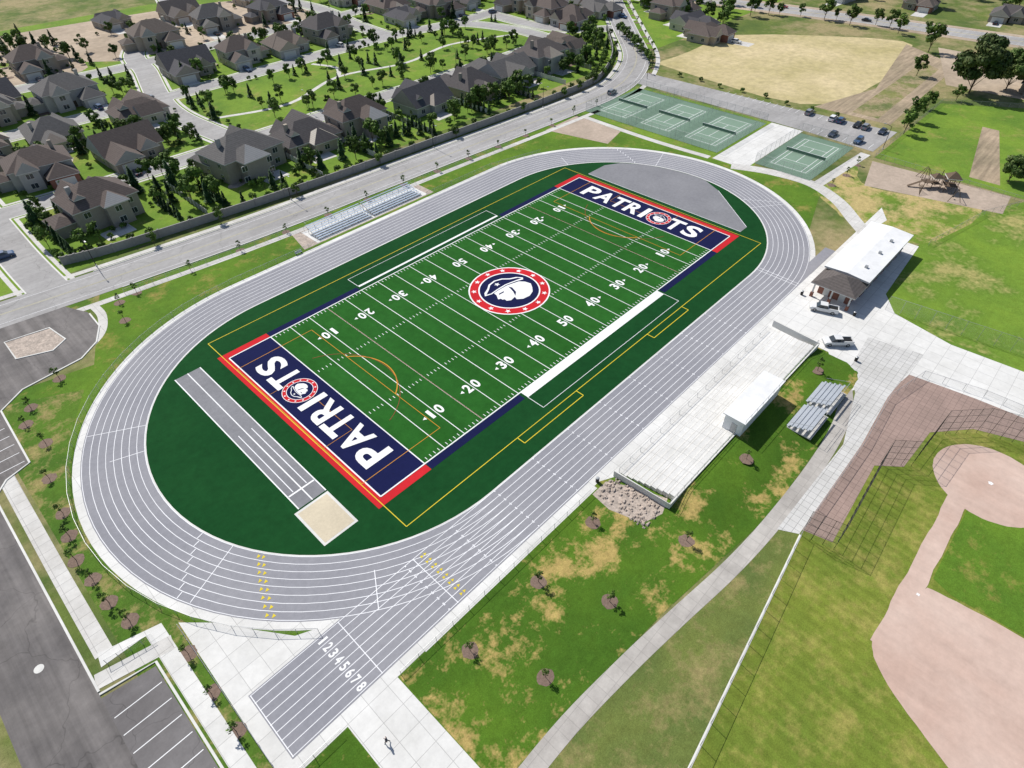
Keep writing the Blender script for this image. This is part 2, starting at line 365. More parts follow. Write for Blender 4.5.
# logos + letters
g = G()
def disc(cx, cy, r, z, m, n=40): g.poly([(cx + r * math.cos(2 * math.pi * i / n), cy + r * math.sin(2 * math.pi * i / n)) for i in range(n)], z, m)
def star(cx, cy, r, z, m, a0=0):
    g.poly([(cx + (r if i % 2 == 0 else r * .42) * math.cos(a0 + math.pi * i / 5), cy + (r if i % 2 == 0 else r * .42) * math.sin(a0 + math.pi * i / 5)) for i in range(10)], z, m)
def logo(cx, cy, r, ex, ey, z):
    T = lambda q: (cx + r * (q[0] * ex[0] + q[1] * ey[0]), cy + r * (q[0] * ex[1] + q[1] * ey[1]))
    disc(cx, cy, r, z, M['white']); disc(cx, cy, r * .965, z + .003, M['red']); disc(cx, cy, r * .76, z + .006, M['white']); disc(cx, cy, r * .725, z + .009, M['navy'])
    for i in range(13): a = 2 * math.pi * i / 13; star(cx + r * .862 * math.cos(a), cy + r * .862 * math.sin(a), r * .075, z + .006, M['white'], a)
    H = [(-.60, .24), (-.52, .34), (-.34, .42), (-.20, .52), (.02, .55), (.22, .48), (.36, .34), (.52, .26), (.62, .12), (.56, .06), (.40, .13), (.10, .20), (-.2, .20), (-.42, .18)]
    g.poly([T(q) for q in H], z + .012, M['white'])
    Hn = [(-.53, .26), (-.33, .37), (-.18, .48), (.02, .51), (.20, .44), (.34, .30), (.52, .21), (.57, .12), (.42, .165), (.10, .235), (-.2, .235), (-.42, .215)]
    g.poly([T(q) for q in Hn], z + .015, M['navy'])
    P = [(-.36, .17), (-.38, .06), (-.47, -.08), (-.40, -.11), (-.41, -.16), (-.36, -.19), (-.37, -.27), (-.28, -.33), (-.12, -.30), (-.16, -.40), (-.04, -.50), (.16, -.53), (.34, -.46), (.46, -.34), (.56, -.20), (.52, -.04), (.42, .08), (.10, .17), (-.2, .18)]
    g.poly([T(q) for q in P], z + .018, M['white'])
    g.poly([T(q) for q in [(-.14, .06), (-.30, .07), (-.32, .03), (-.15, .02)]], z + .021, M['navy'])
    g.poly([T(q) for q in [(.08, .12), (.12, .02), (.05, -.18), (-.08, -.28), (.01, -.12), (.05, .0)]], z + .021, M['navy'])
    c = T((-.04, .38)); star(c[0], c[1], r * .08, z + .018, M['white'], math.atan2(ey[1], ey[0]))
logo(0, 0, 9.2, (1, 0), (0, 1), .090)
for s in (-1, 1):
    ex = (0, -s); ey = (s, 0)
    seq = [('P', -17.0, 4.3), ('A', -12.2, 4.9), ('T', -7.4, 4.3), ('R', -2.7, 4.3), ('I', .9, 1.35), ('O', 5.2, 0), ('T', 10.2, 4.3), ('S', 15.2, 4.3)]
    for ch, u, w in seq:
        u += .9
        if ch == 'O': logo(s * 50.3, -s * u, 3.3, ex, ey, .092)
        else: put(g, ch, s * 50.3, -s * u, w, 5.7, ex, ey, .092, M['white'])
g.obj('patriots_logo_lettering')
# ------------------------------------------------------------------ paved surroundings
g = G()
g.poly([(-86.3, -21), (-83, -24.5), (-80, -29), (-76.5, -34), (-72, -36.2), (-66, -38), (-66, -48), (-70.5, -48), (-70.3, -70), (-78.2, -70), (-78.2, -48.2), (-86.6, -48.2)], .026, M['conc'])
g.poly([(-66, -46), (-30, -46), (-30, -48.2), (-66, -48.2)], .026, M['conc'])
g.obj('concrete_plaza')
g = G()
g.poly([(-31, -46.5), (96, -46.5), (90, -50), (82, -49), (82, -60.5), (56, -62), (50, -66), (47, -78), (49, -112), (34, -112), (33, -96), (32.5, -82), (28, -72), (18, -68), (28, -61), (28, -58), (-26, -49)], .028, M['conc'])
g.obj('concrete_plaza')
sheet('pavement', [(93, 3), (132, 3), (132, -8), (93, -8)], .03, M['conc'])
g = G(); g.strip(smooth([(92, -4), (96, -14), (97, -26), (92, -36), (84, -44), (78, -50)]), 4, .032, M['conc2']); g.strip(smooth([(97, -28), (112, -29), (128, -30)]), 3, .033, M['conc2'])
g.strip(smooth([(93, 4), (92, 25), (93, 54)]), 2.2, .031, M['conc2']); g.obj('footpath')
sheet('gravel_area', [(75, 55), (92, 55.5), (91, 36), (80, 33)], .024, M['play'])
path = smooth([(-95, -70), (-75, -67.6), (-62, -67.1), (-50, -68.0), (-40, -69.2), (-28, -70.8), (-16, -71.6), (0, -71.6), (12, -70.4), (20, -67.6), (26, -63)])
g = G(); g.strip(path, 2.5, .034, M['concp']); g.obj('footpath')
sheet('ribbed_walkway', [(-17.5, -72.6), (-16, -75.4), (8, -75.3), (23, -74.3), (40, -75), (38, -65), (26, -66), (20, -69.5), (6, -73)], .0365, M['concr'])
sheet('lawn', [(-130, -66), (-64, -68.5), (-34, -71), (-10, -74), (30, -76), (30, -140), (-130, -140)], .010, M['ball'])
sheet('lawn', [(-120, -73), (-54, -80), (-16, -75.3), (8, -73), (-10, -72), (-34, -69), (-60, -66), (-120, -70)], .016, M['strip'])
sheet('lawn', [(46, -62), (82, -60), (110, -66), (135, -78), (160, -90), (160, -160), (46, -160)], .010, M['lawn2'])
sheet('lawn', blob([(84, -40), (97, -28), (118, -30), (106, -40), (114, -66), (83, -60)]), .018, M['dry'])
sheet('lawn', [(47, -62.5), (82, -60.8), (110, -66.5), (122, -72), (118, -100), (100, -125), (51, -120)], .017, grass('worn_lawn', (.165, .26, .033), (.33, .30, .11), .53, .66, pscale=.05))
sheet('lawn', [(-92, -56), (-84, -48.4), (-78.3, -48.4), (-78.3, -66), (-92, -69)], .018, M['berm'])
def terrain(name, x0, x1, nx, ys, zs, m, edge=6):
    gg = G(); k = gg.mi(m); n = len(ys)
    for i in range(nx + 1):
        x = x0 + (x1 - x0) * i / nx; f = min(1, (x - x0) / edge, (x1 - x) / edge); f = f * f * (3 - 2 * f)
        for y, zz in zip(ys, zs): gg.v.append((x, y, .02 + zz * f))
    for i in range(nx):
        for j in range(n - 1):
            a = i * n + j; gg.f.append((a, a + n, a + n + 1, a + 1)); gg.m.append(k)
    return gg.obj(name)
sheet('lawn', [(-70.3, -48.2), (-31, -48.2), (-27, -58), (28, -58), (29, -62), (20, -67), (10, -70.0), (-16, -70.6), (-40, -67.6), (-55, -66.4), (-70.3, -65.6)], .022, M['berm'])
terrain('grass_berm', -26.5, 27.5, 30, [-68.8, -67.5, -65, -62.5, -60.5, -58.4], [0, .1, .5, .85, 1.05, 1.1], M['berm'])
sheet('landscape_rock_bed', [(-31.5, -48.4), (-32, -52), (-30.5, -57.3), (-27, -58.5), (-24, -57.5), (-26, -52), (-28, -48.4)], .03, M['rock'])
g = G()
for i in range(9):
    y1 = -49.2 - i * 1.03; ztop = .13 * (i + 1)
    g.box(-25 + i * .15, 27 - i * .1, y1 - 1.03, y1, .02, ztop, M['conc'])
    g.box(-25 + i * .15, 27 - i * .1, y1 - .10, y1 + .015, ztop - .125, ztop + .006, M['conc2'])
g.obj('seating_terrace')
g = G(); g.wallstrip([(-26.2, -48.6), (-25.6, -58.7), (27.5, -58.9)], .25, 0, 1.35, M['kerb']); g.wallstrip([(27.5, -58.9), (28.2, -49)], .3, 0, 1.5, M['kerb']); g.obj('retaining_wall')
g = G()
for x0, x1 in ((-25.5, -5.8), (9.0, 27.2)):
    n = int((x1 - x0) / 1.9)
    for i in range(n + 1): x = x0 + (x1 - x0) * i / n; g.cyl((x, -58.7, 1.3), (x, -58.7, 2.3), .03, .03, M['steel'], 5)
    for z in (1.8, 2.3): g.cyl((x0, -58.7, z), (x1, -58.7, z), .03, .03, M['steel'], 5)
g.obj('guard_rail')
g = G()
for i in range(170):
    x = rnd.uniform(-31.3, -25.5); y = rnd.uniform(-58, -48.8); s = rnd.uniform(.1, .34)
    g.frustum((x - s, x + s, y - s * .8, y + s * .8), (x - s * .5, x + s * .6, y - s * .4, y + s * .4), .03, .03 + s * .8, M['rock'])
g.obj('boulders')
# softball field
sheet('pavers', [(-15, -75.4), (4, -75.2), (21, -73.5), (32, -75), (33.5, -86), (34.2, -97), (33, -118), (29, -118), (28, -96), (25, -88), (19, -82.8), (8, -82.2), (5, -78.6), (-14, -79.6)], .030, M['paver'])
g = G()
hx, hy = 14, -93.5
def rag(pts, a=.05): return [(x + rnd.uniform(-a, a), y + rnd.uniform(-a, a)) for x, y in pts]
g.poly(rag([(hx + 8.3 * math.cos(t), hy + 8.3 * math.sin(t)) for t in [2 * math.pi * i / 60 for i in range(60)]]), .036, M['infield'])
lane_t = [(8 - i * 1.5, -89.3 + .1 * math.sin(i * .9)) for i in range(23)]; lane_b = [(8 - i * 1.5, -92 + .08 * math.sin(i * 1.3)) for i in range(23)]
g.poly(rag(lane_t) + rag(lane_b)[::-1], .038, M['infield'])
sk = [(-12, -92.2), (-11.4, -97), (-11, -104), (-11, -125), (-42, -125), (-38, -112), (-34.5, -103), (-31, -96), (-28, -91.5), (-25, -89.5), (-21, -89.6), (-16, -91)]
g.poly(rag(smooth(sk + [sk[0]], 5)[:-1]), .040, M['infield']); g.obj('infield_dirt')
sheet('infield_grass', [(8, -92.3), (-10, -92.3), (-11, -95), (-10.6, -104), (-10.6, -112), (14, -112), (14, -103), (9, -100), (6.3, -96)], .034, M['lawn'])
g = G(); g.poly([(13.7, -93.7), (14.2, -93.9), (14.4, -93.5), (14.2, -93.1), (13.7, -93.3)], .048, M['white']); g.rect(-14.2, -13.8, -91.8, -91.4, .05, M['white']); g.obj('base_markings')
g = G(); fl = [(-130, -88), (-54, -80), (-16, -75.6)]; g.strip(fl, .35, .04, M['kerb']); g.obj('mow_strip')
# ------------------------------------------------------------------ fences
def chain(name, pts, h, step=3.0, col='steel', z=0, closed=False, bars=False, r=.035):
    gg = G(); m = M[col]; P = pts + ([pts[0]] if closed else [])
    for a, b in zip(P[:-1], P[1:]):
        L = math.hypot(b[0] - a[0], b[1] - a[1]); n = max(1, round(L / step))
        for i in range(n):
            x = a[0] + (b[0] - a[0]) * i / n; y = a[1] + (b[1] - a[1]) * i / n
            gg.cyl((x, y, z), (x, y, z + h + .05), r, r, m, 5)
        gg.cyl((a[0], a[1], z + h), (b[0], b[1], z + h), r * .8, r * .8, m, 5)
        if bars:
            k = 1.5
            while k < h: gg.cyl((a[0], a[1], z + k), (b[0], b[1], z + k), .025, .025, m, 4); k += 1.5
        gg.face([(a[0], a[1], z + .05), (b[0], b[1], z + .05), (b[0], b[1], z + h), (a[0], a[1], z + h)], M['chain'])
    return gg.obj(name)
chain('chain_link_fence', fl, 2.4)
chain('backstop_fence', [(-16, -75.6), (-15, -80.2), (6, -79.2), (9, -83), (19, -83.6), (24.4, -88.6), (27.3, -97), (28, -118)], 6.0, 1.8, 'black', bars=True, r=.032)
chain('chain_link_fence', [(-16, -75.6), (8, -75.6), (22, -74.6), (33, -77), (35, -87), (35.6, -112)], 1.6, 3)
ow = stad(48.0, 26)
seg = [q for q in ow if q[0] < -41 and q[1] > -36]; seg.sort(key=lambda q: math.atan2(q[1], -(q[0] + 42)))
chain('chain_link_fence', seg, 1.2)
chain('chain_link_fence', [(-70, -48.1), (-31.5, -48.1)], 1.2); chain('chain_link_fence', [(-25, -48.8), (26, -48.8)], 1.1)
chain('chain_link_fence', [(-86.5, -22), (-86.5, -48.2), (-79, -48.2)], 1.2)
chain('chain_link_fence', [(-95, -19.9), (-89.4, -20.8)], 1.4, 1.5)
chain('chain_link_fence', [(-42, 48.2), (-18, 48.2)], 1.2); chain('chain_link_fence', [(17, 48.2), (42, 48.2), (60, 44)], 1.2)
chain('chain_link_fence', [(-60, 62), (-20, 58.5), (-17, 56.5), (17, 57), (60, 55)], 1.2)
chain('chain_link_fence', [(84, -62), (110, -67.5), (135, -79)], 1.5)
chain('chain_link_fence', [(125, -74), (127, -33), (190, -33), (205, -57)], 1.5)
chain('chain_link_fence', [(50, -64), (53, -90), (60, -130)], 3.5)
# ------------------------------------------------------------------ tennis
def court(x0, x1, y0, y1, n):
    g = G(); g.rect(x0, x1, y0, y1, .034, M['courtd'])
    w = (y1 - y0) / n
    for i in range(n):
        yc = y0 + w * (i + .5); xc = (x0 + x1) / 2; z = .042
        g.rect(xc - 12.6, xc + 12.6, yc - 6.3, yc + 6.3, .038, M['court'])
        for yy in (-5.49, -4.12, 4.12, 5.49): g.rect(xc - 11.9, xc + 11.9, yc + yy - .07, yc + yy + .07, z, M['white'])
        for xx in (-11.9, -6.4, 6.4, 11.9): g.rect(xc + xx - .07, xc + xx + .07, yc - 5.49 if abs(xx) > 7 else yc - 4.12, yc + 5.49 if abs(xx) > 7 else yc + 4.12, z + .003, M['white'])
        g.rect(xc - 6.4, xc + 6.4, yc - .07, yc + .07, z + .006, M['white'])
        g.box(xc - .04, xc + .04, yc - 6.2, yc + 6.2, .15, 1.0, M['courtd']); g.box(xc - .06, xc + .06, yc - 6.3, yc + 6.3, 1.0, 1.08, M['white'])
    g.obj('tennis_court'); chain('tennis_court_fence', [(x0, y0), (x1, y0), (x1, y1), (x0, y1)], 3.2, 3, 'steel', closed=True)
    for i in range(1, n): chain('tennis_court_fence', [(x0 + .3, y0 + w * i), (x1 - .3, y0 + w * i)], 3.0, 3, 'steel')
court(97.5, 130, 4, 56, 3); court(98.5, 130, -25.5, -8.2, 1)
# ------------------------------------------------------------------ roads
def kerbs(pts, w, name='kerb', both=(1, -1)):
    g = G()
    for s in both: g.wallstrip(pts, .25, 0, .14, M['kerb'], off=s * (w / 2 + .12))
    g.obj(name)
main = smooth([(-180, 88), (-110, 77.5), (-81, 73.6), (-55, 70.2), (-20, 66.8), (35, 64.6), (94, 62), (118, 62.2), (138, 67), (163, 80.5), (193, 108), (237, 149), (300, 205), (420, 310)], 8)
g = G(); g.strip(main, 11, .040, M['asph']); g.obj('road')
g = G(); g.strip(main, .16, .05, M['faint'], off=.14); g.strip(main, .16, .05, M['faint'], off=-.14); g.strip(main, .1, .05, M['linew'], off=3.9); g.strip(main, .1, .05, M['linew'], off=-3.9); g.obj('road_markings')
g = G(); g.strip(main, 1.6, .032, M['conc2'], off=7.0); g.strip(main, 1.8, .034, M['conc2'], off=-9.0); g.obj('pavement')
mN = [q for q in main if q[0] > -64]; mS = [q for q in main if q[0] > -60]
kerbs(mN, 11, both=(1,)); kerbs(mS, 11, both=(-1,))
streets = [smooth([(-200, 128), (-110, 127), (-60, 123), (-20, 121), (60, 120.5), (130, 120), (150, 122), (158, 131), (158, 150), (150, 172), (136, 180)], 6),
           smooth([(-180, 186), (-60, 182), (0, 180), (60, 182), (110, 183), (150, 178), (190, 182), (240, 200), (300, 240)], 6),
           smooth([(-71, 72), (-71.5, 95), (-71, 127), (-70, 182), (-66, 240), (-60, 320)], 6),
           smooth([(0, 121), (-2, 140), (-3, 160), (0, 180), (10, 215), (20, 250), (60, 300), (90, 400)], 6),
           smooth([(110, 183), (112, 215), (118, 260), (110, 330), (120, 400)], 6), smooth([(196, 111), (176, 128), (170, 150), (172, 180)], 6),
           smooth([(-200, 236), (-60, 232), (12, 228), (60, 232), (112, 232), (200, 238)], 6)]
g = G()
for i, s in enumerate(streets): g.strip(s, 11.6, .024 + .0006 * i, M['conc2'])
g.obj('pavement')
g = G()
for i, s in enumerate(streets): g.strip(s, 9.6, .0285 + .0006 * i, M['lawn2'])
g.obj('verge')
g = G()
for i, s in enumerate(streets): g.strip(s, 7.9, .044 + .0008 * i, M['asph']); g.strip(s, 8.6, .036 + .0006 * i, M['kerb'])
g.obj('road')
hw = smooth([(240, 330), (262, 180), (275, 100), (288, 30), (300, -60), (318, -160)], 5)
g = G(); g.strip(hw, 24, .03, M['dirtc']); g.strip(hw, 15, .04, M['asph']); g.strip(hw, .2, .05, M['yellow']); g.strip(hw, .15, .05, M['white'], off=6.5); g.strip(hw, .15, .05, M['white'], off=-6.5); g.obj('road')
g = G()
g.poly([(-106.4, -90), (-97.2, -90), (-97.2, 20), (-94.8, 23), (-91, 24), (-90.6, 41), (-86, 44.5), (-75, 45.8), (-71, 49), (-68.6, 54), (-68.4, 61), (-71, 66.5), (-80, 69), (-130, 75), (-130, 22), (-106.4, 20)], .036, M['asphd']); g.obj('road')
sheet('road', [(-97.2, -23.5), (-90.9, -24.5), (-90.9, -80), (-97.2, -80)], .038, M['asphlot'])
g = G(); g.poly([(-84, 62.5), (-84, 55), (-78, 52.5), (-75, 54.5), (-76, 61)], .05, M['rock']); g.poly([(-120, 63), (-90, 62), (-89, 52), (-93, 47), (-120, 47)], .05, M['lawn']); g.obj('traffic_island')
g = G(); g.wallstrip([(-84, 62.5), (-84, 55), (-78, 52.5), (-75, 54.5), (-76, 61)], .3, 0, .15, M['kerb'], closed=True)
g.wallstrip([(-97.2, -22.5), (-97.2, 20), (-94.8, 22.8), (-91, 24), (-90.6, 41), (-86, 44.5), (-75, 45.8), (-71, 49), (-68.6, 54), (-68.4, 60)], .3, 0, .15, M['kerb'], off=-.1)
g.wallstrip([(-97.2, -23), (-90.7, -24), (-90.7, -80)], .3, 0, .15, M['kerb'], off=.1)
g.obj('kerb')
g = G()
g.strip(smooth([(-94.6, 26), (-94.8, 0), (-94.8, -18)]), 2.2, .03, M['conc2']); g.strip([(-95.6, -18.5), (-89, -19.5), (-89, -80)], 2.2, .032, M['conc'])
g.strip([(-97, -21), (-88, -23)], 2.2, .034, M['conc2'])
g.strip(smooth([(-93, 44.5), (-84, 46.6), (-75, 47.6), (-69.5, 51), (-66.8, 57), (-66.6, 62)]), 1.8, .031, M['conc2']); g.obj('pavement')
g = G()
for i in range(14):
    y = -27 - i * 2.75; g.rect(-97, -91.2, y - .06, y + .06, .046, M['white'])
for i in range(7):
    y = 25 + i * 2.7; g.rect(-96.5, -91.4, y - .06, y + .06, .046, M['white'])
g.obj('parking_markings')
g = G(); g.cyl((-101.3, -14, .02), (-101.3, -14, .045), .6, .6, M['kerb'], 16); g.cyl((-101.3, -14, .045), (-101.3, -14, .05), .36, .36, M['kerb'], 16); g.obj('manhole_cover')
g = G(); g.poly([(134, 62), (132.5, -8), (131, -31), (152, -31), (149, 6), (147, 64), (140, 68)], .038, M['asph']); g.obj('parking_lot')
g = G()
for i in range(22):
    y = -29 + i * 2.75; g.rect(146, 150.3 - .03 * i, y - .06, y + .06, .046, M['white'])
    if i < 8: g.rect(132.5, 137, y - .06, y + .06, .046, M['white'])
g.obj('parking_markings')
sheet('dry_field', blob([(160, 68), (190, 67), (222, 64), (262, 5), (226, -4), (190, -8), (155, 4)], 4), .018, M['straw'])
sheet('tilled_field', [(156, -1), (190, -10), (258, 2), (240, -24), (157, -27)], .022, M['till'])
sheet('garden_plot', [(160, -13), (236, -12), (230, -20), (160, -22)], .0235, grass('weedy_plot', (.20, .21, .07), (.33, .26, .16), .42, .58, pscale=.12))
sheet('lawn', [(127, -33), (190, -33), (205, -57), (127, -74)], .020, M['lawn2'])
sheet('garden_plot', [(132, -58), (176, -50), (176, -55), (132, -66)], .026, M['till'])
sheet('gravel_yard', [(212, -28), (262, -10), (262, -80), (215, -70)], .0245, M['dirtc'])
sheet('playground_gravel', [(106, -38), (124, -33.5), (126.5, -70), (114, -71)], .024, M['play'])
sheet('bare_earth', blob([(8, 238), (105, 240), (105, 300), (-20, 320), (-50, 300)]), .016, M['dirtc'])
sheet('bare_earth', blob([(-60, 238), (-8, 236), (-10, 262), (-60, 262)]), .017, M['dirtc'])
wl = smooth([(-65.5, 83.5), (-50, 80), (-3, 74.8), (27, 73), (77, 70.7), (118, 70.5), (134, 74.5), (157, 87.5), (180, 107), (188, 114)])
g = G(); g.wallstrip(wl, .2, 0, 2.1, M['wall'], off=1.2); g.wallstrip(wl, .3, 2.1, 2.2, M['wall'], off=1.2)
for a, b in zip(wl[:-1], wl[1:]):
    q = offs([a, b], 1.2)[0]; g.box(q[0] - .22, q[0] + .22, q[1] - .22, q[1] + .22, 0, 2.35, M['wall'])
g.obj('precast_wall')
# ------------------------------------------------------------------ buildings
def hip(g, x0, x1, y0, y1, z, pitch, m, ov=.5, gable=False, wm=None):
    a, b, c, d = x0 - ov, x1 + ov, y0 - ov, y1 + ov; g.box(a, b, c, d, z - .18, z, M['trim'])
    z += .005
    if (b - a) >= (d - c):
        h = (d - c) / 2 * pitch; r = 0 if gable else (d - c) / 2; ym = (c + d) / 2
        A, B = (a + r, ym, z + h), (b - r, ym, z + h)
        g.face([(a, c, z), (b, c, z), B, A], m); g.face([(b, d, z), (a, d, z), A, B], m); g.face([(a, d, z), (a, c, z), A], wm or m); g.face([(b, c, z), (b, d, z), B], wm or m)
    else:
        h = (b - a) / 2 * pitch; r = 0 if gable else (b - a) / 2; xm = (a + b) / 2
        A, B = (xm, c + r, z + h), (xm, d - r, z + h)
        g.face([(b, c, z), (b, d, z), B, A], m); g.face([(a, d, z), (a, c, z), A, B], m); g.face([(a, c, z), (b, c, z), A], wm or m); g.face([(b, d, z), (a, d, z), B], wm or m)
def win(g, x, y, z, w, h, ax):
    if ax == 'y': g.box(x - w / 2 - .1, x + w / 2 + .1, y - .05, y + .05, z - .1, z + h + .1, M['trim']); g.box(x - w / 2, x + w / 2, y - .08, y + .08, z, z + h, M['glass']); g.box(x - .04, x + .04, y - .1, y + .1, z, z + h, M['trim'])
    else: g.box(x - .05, x + .05, y - w / 2 - .1, y + w / 2 + .1, z - .1, z + h + .1, M['trim']); g.box(x - .08, x + .08, y - w / 2, y + w / 2, z, z + h, M['glass']); g.box(x - .1, x + .1, y - .04, y + .04, z, z + h, M['trim'])
houses = []
for i in range(10):
    r = random.Random(i + 3); st = M['stucco'][i % 4]; rf = M['roof'][(i * 3 + i // 4) % 4]; two = i % 3 == 0
    H = 5.8 if two else 3.2; W = r.uniform(14, 19); D = r.uniform(9.5, 13); wh = r.uniform(6.2, 8.5); flip = 1 if i % 2 else -1
    base = G(); roof = G(); wi = G(); dr = G()
    base.box(-W / 2, W / 2, -D / 2, D / 2, 0, H, st); hip(roof, -W / 2, W / 2, -D / 2, D / 2, H, r.uniform(.55, .78), rf, gable=(i % 5 == 2), wm=st if i % 5 == 2 else None)
    gl = r.uniform(4.5, 7.5); gx = flip * (W / 2 - wh / 2 - .2); base.box(gx - wh / 2, gx + wh / 2, -D / 2 - gl, -D / 2 + .1, 0, 3.1, M['brick'] if i % 4 == 1 else st)
    hip(roof, gx - wh / 2, gx + wh / 2, -D / 2 - gl, -D / 2 + 4, 3.12, .66, rf, gable=(i % 2 == 0), wm=st if i % 2 == 0 else None)
    px = -flip * W * .22; base.box(px - 2.6, px + 2.6, -D / 2 - 2.2, -D / 2 + .1, 0, H - .1, st)
    hip(roof, px - 2.6, px + 2.6, -D / 2 - 2.2, -D / 2 + 4.5, H - .05, .95, rf, gable=True, wm=st)
    bw = r.uniform(2.6, 4.2); bd = r.uniform(2.2, 5)
    bx = flip * W * .1; base.box(bx - bw, bx + bw, D / 2 - .1, D / 2 + bd, 0, H - .15, st); hip(roof, bx - bw, bx + bw, D / 2 - 4, D / 2 + bd, H - .1, .7, rf, gable=(i % 3 == 1), wm=st)
    if i % 2 == 0: dx = -flip * W * .3; base.box(dx - 1.1, dx + 1.1, D / 2 - 3.4, D / 2 - 2.2, H, H + 2.0, st); hip(roof, dx - 1.1, dx + 1.1, D / 2 - 4.6, D / 2 - 1.9, H + 2.0, .8, rf, .25, gable=True, wm=st)
    if two:
        q0, q1 = (-W / 2 - 4.5, -W / 2 + .1) if flip > 0 else (W / 2 - .1, W / 2 + 4.5)
        base.box(q0, q1, -3, 3.5, 0, 3, st); hip(roof, q0 - (0 if flip > 0 else .3), q1 + (.3 if flip > 0 else 0), -3, 3.5, 3.02, .5, rf)
    for zz in ([.9, 3.7] if two else [.9]):
        for xx in (-W * .35, -W * .1, W * .33): win(wi, xx, D / 2 if abs(xx - bx) > bw + .8 else D / 2 + bd, zz, 1.5, 1.3, 'y')
        for yy in (-D * .25, D * .25): win(wi, W / 2, yy, zz, 1.2, 1.2, 'x'); win(wi, -W / 2, yy, zz, 1.2, 1.2, 'x')
        win(wi, px, -D / 2 - 2.2, zz, 1.8, 1.4, 'y')
    dr.box(gx - 2.6, gx + 2.6, -D / 2 - gl - .06, -D / 2 - gl + .05, .05, 2.4, M['trim'])
    for k in range(1, 4): dr.box(gx - 2.5, gx + 2.5, -D / 2 - gl - .08, -D / 2 - gl, .05 + k * .58, .08 + k * .58, M['kerb'])
    dr.box(-.5 + px + flip * 3.7, .5 + px + flip * 3.7, -D / 2 - .06, -D / 2 + .05, .1, 2.2, M['bark'])
    ch = G(); ch.box(W * .3, W * .3 + 1, 0, .9, H, H + 4.2, st)
    pp = [('walls', base.mesh('house_walls')), ('roof', roof.mesh('house_roof')), ('windows', wi.mesh('house_windows')), ('doors', dr.mesh('house_doors'))]
    if i % 3 != 1: pp.append(('chimney', ch.mesh('house_chimney')))
    houses.append((pp, W, D, gx, gl))
drive = G(); HP = []
def house(x, y, face, k=None, sc=1.0):
    k = rnd.randrange(10) if k is None else k; parts, W, D, gx, gl = houses[k]; rot = {'S': 0, 'N': math.pi, 'E': math.pi / 2, 'W': -math.pi / 2}[face] + rnd.uniform(-.12, .12)
    sc *= rnd.uniform(.95, 1.08)
    e = bpy.data.objects.new('suburban_house', None); COL.objects.link(e); e.location = (x, y, 0); e.rotation_euler = (0, 0, rot); e.scale = (sc, sc, sc)
    for n, me in parts:
        o = bpy.data.objects.new(n, me); COL.objects.link(o); o.parent = e
    c, s = math.cos(rot), math.sin(rot); T = lambda a, b: (x + sc * (a * c - b * s), y + sc * (a * s + b * c))
    drive.poly([T(gx - 3, -D / 2 - gl), T(gx + 3, -D / 2 - gl), T(gx + 3, -D / 2 - 14.5), T(gx - 3, -D / 2 - 14.5)], .0215, M['conc2'])
    q = -gx * .3; drive.poly([T(q - 3, D / 2 + 2), T(q + 4, D / 2 + 2), T(q + 4, D / 2 + 7), T(q - 3, D / 2 + 7)], .0215, M['conc2'])
    HP.append((x, y, T(gx, -D / 2 - gl - 3.2), rot))
for x, y, k in [(-49, 102, 0), (-8, 102, 3), (14, 103, 8), (33, 102, 6), (61, 101, 2), (84, 101, 5), (104, 101, 7), (124, 101, 9), (146, 106, 4)]: house(x, y, 'N', k, 1.06)
for x, y, f, k in [(-52, 139, 'S', 9), (-28, 138, 'S', 2), (-13, 165, 'N', 4), (-40, 166, 'N', 5), (-60, 164, 'W', 0), (-90, 105, 'E', 2), (-92, 135, 'E', 3), (-90, 160, 'E', 5),
                   (-50, 200, 'S', 6), (-24, 200, 'S', 3), (22, 202, 'S', 2), (44, 200, 'S', 0), (66, 200, 'S', 8), (88, 201, 'S', 6), (132, 200, 'S', 4), (154, 198, 'S', 3), (176, 204, 'S', 2), (198, 212, 'S', 7),
                   (-46, 215, 'N', 2), (140, 220, 'N', 5), (162, 220, 'N', 1), (-20, 250, 'S', 0), (30, 250, 'S', 3), (62, 258, 'S', 6), (90, 255, 'S', 9), (135, 252, 'S', 1), (158, 254, 'S', 8), (180, 256, 'S', 4),
                   (186, 152, 'W', 3), (190, 172, 'W', 0), (184, 134, 'W', 5), (207, 136, 'S', 1), (213, 160, 'S', 4), (228, 178, 'S', 6), (248, 196, 'W', 2),
                   (216, 88, 'S', 7), (232, 108, 'S', 3), (205, 72, 'S', 1), (250, 128, 'S', 9), (60, 290, 'S', 2), (100, 290, 'S', 5), (140, 285, 'S', 7), (170, 285, 'S', 3), (30, 300, 'S', 4), (205, 255, 'S', 5), (225, 240, 'S', 6),
                   (330, 20, 'W', 1), (335, -20, 'W', 4), (326, 60, 'W', 7), (318, 100, 'W', 2), (228, -58, 'W', 5), (345, -55, 'W', 3), (306, 140, 'W', 6), (300, 175, 'W', 0)]:
    house(x, y, f, k)
drive.obj('driveway')
e = bpy.data.objects.new('concession_building', None); COL.objects.link(e); e.location = (-1.2, 0, 0)
g = G(); g.box(52, 77.5, -58.2, -50, 0, 4.2, M['brick']); g.box(47.4, 52, -57.6, -50.6, 0, 3.4, M['brick']); g.box(51.9, 77.6, -58.3, -49.9, 1.0, 1.18, M['trim']); g.box(51.95, 77.55, -58.25, -49.95, 3.3, 4.15, M['trim'])
for y in (-58.0, -54.1, -50.2): g.box(44.9, 45.5, y - .3, y + .3, 0, 1.1, M['brick']); g.box(45.05, 45.35, y - .15, y + .15, 1.1, 3.3, M['trim'])
g.obj('walls', e)
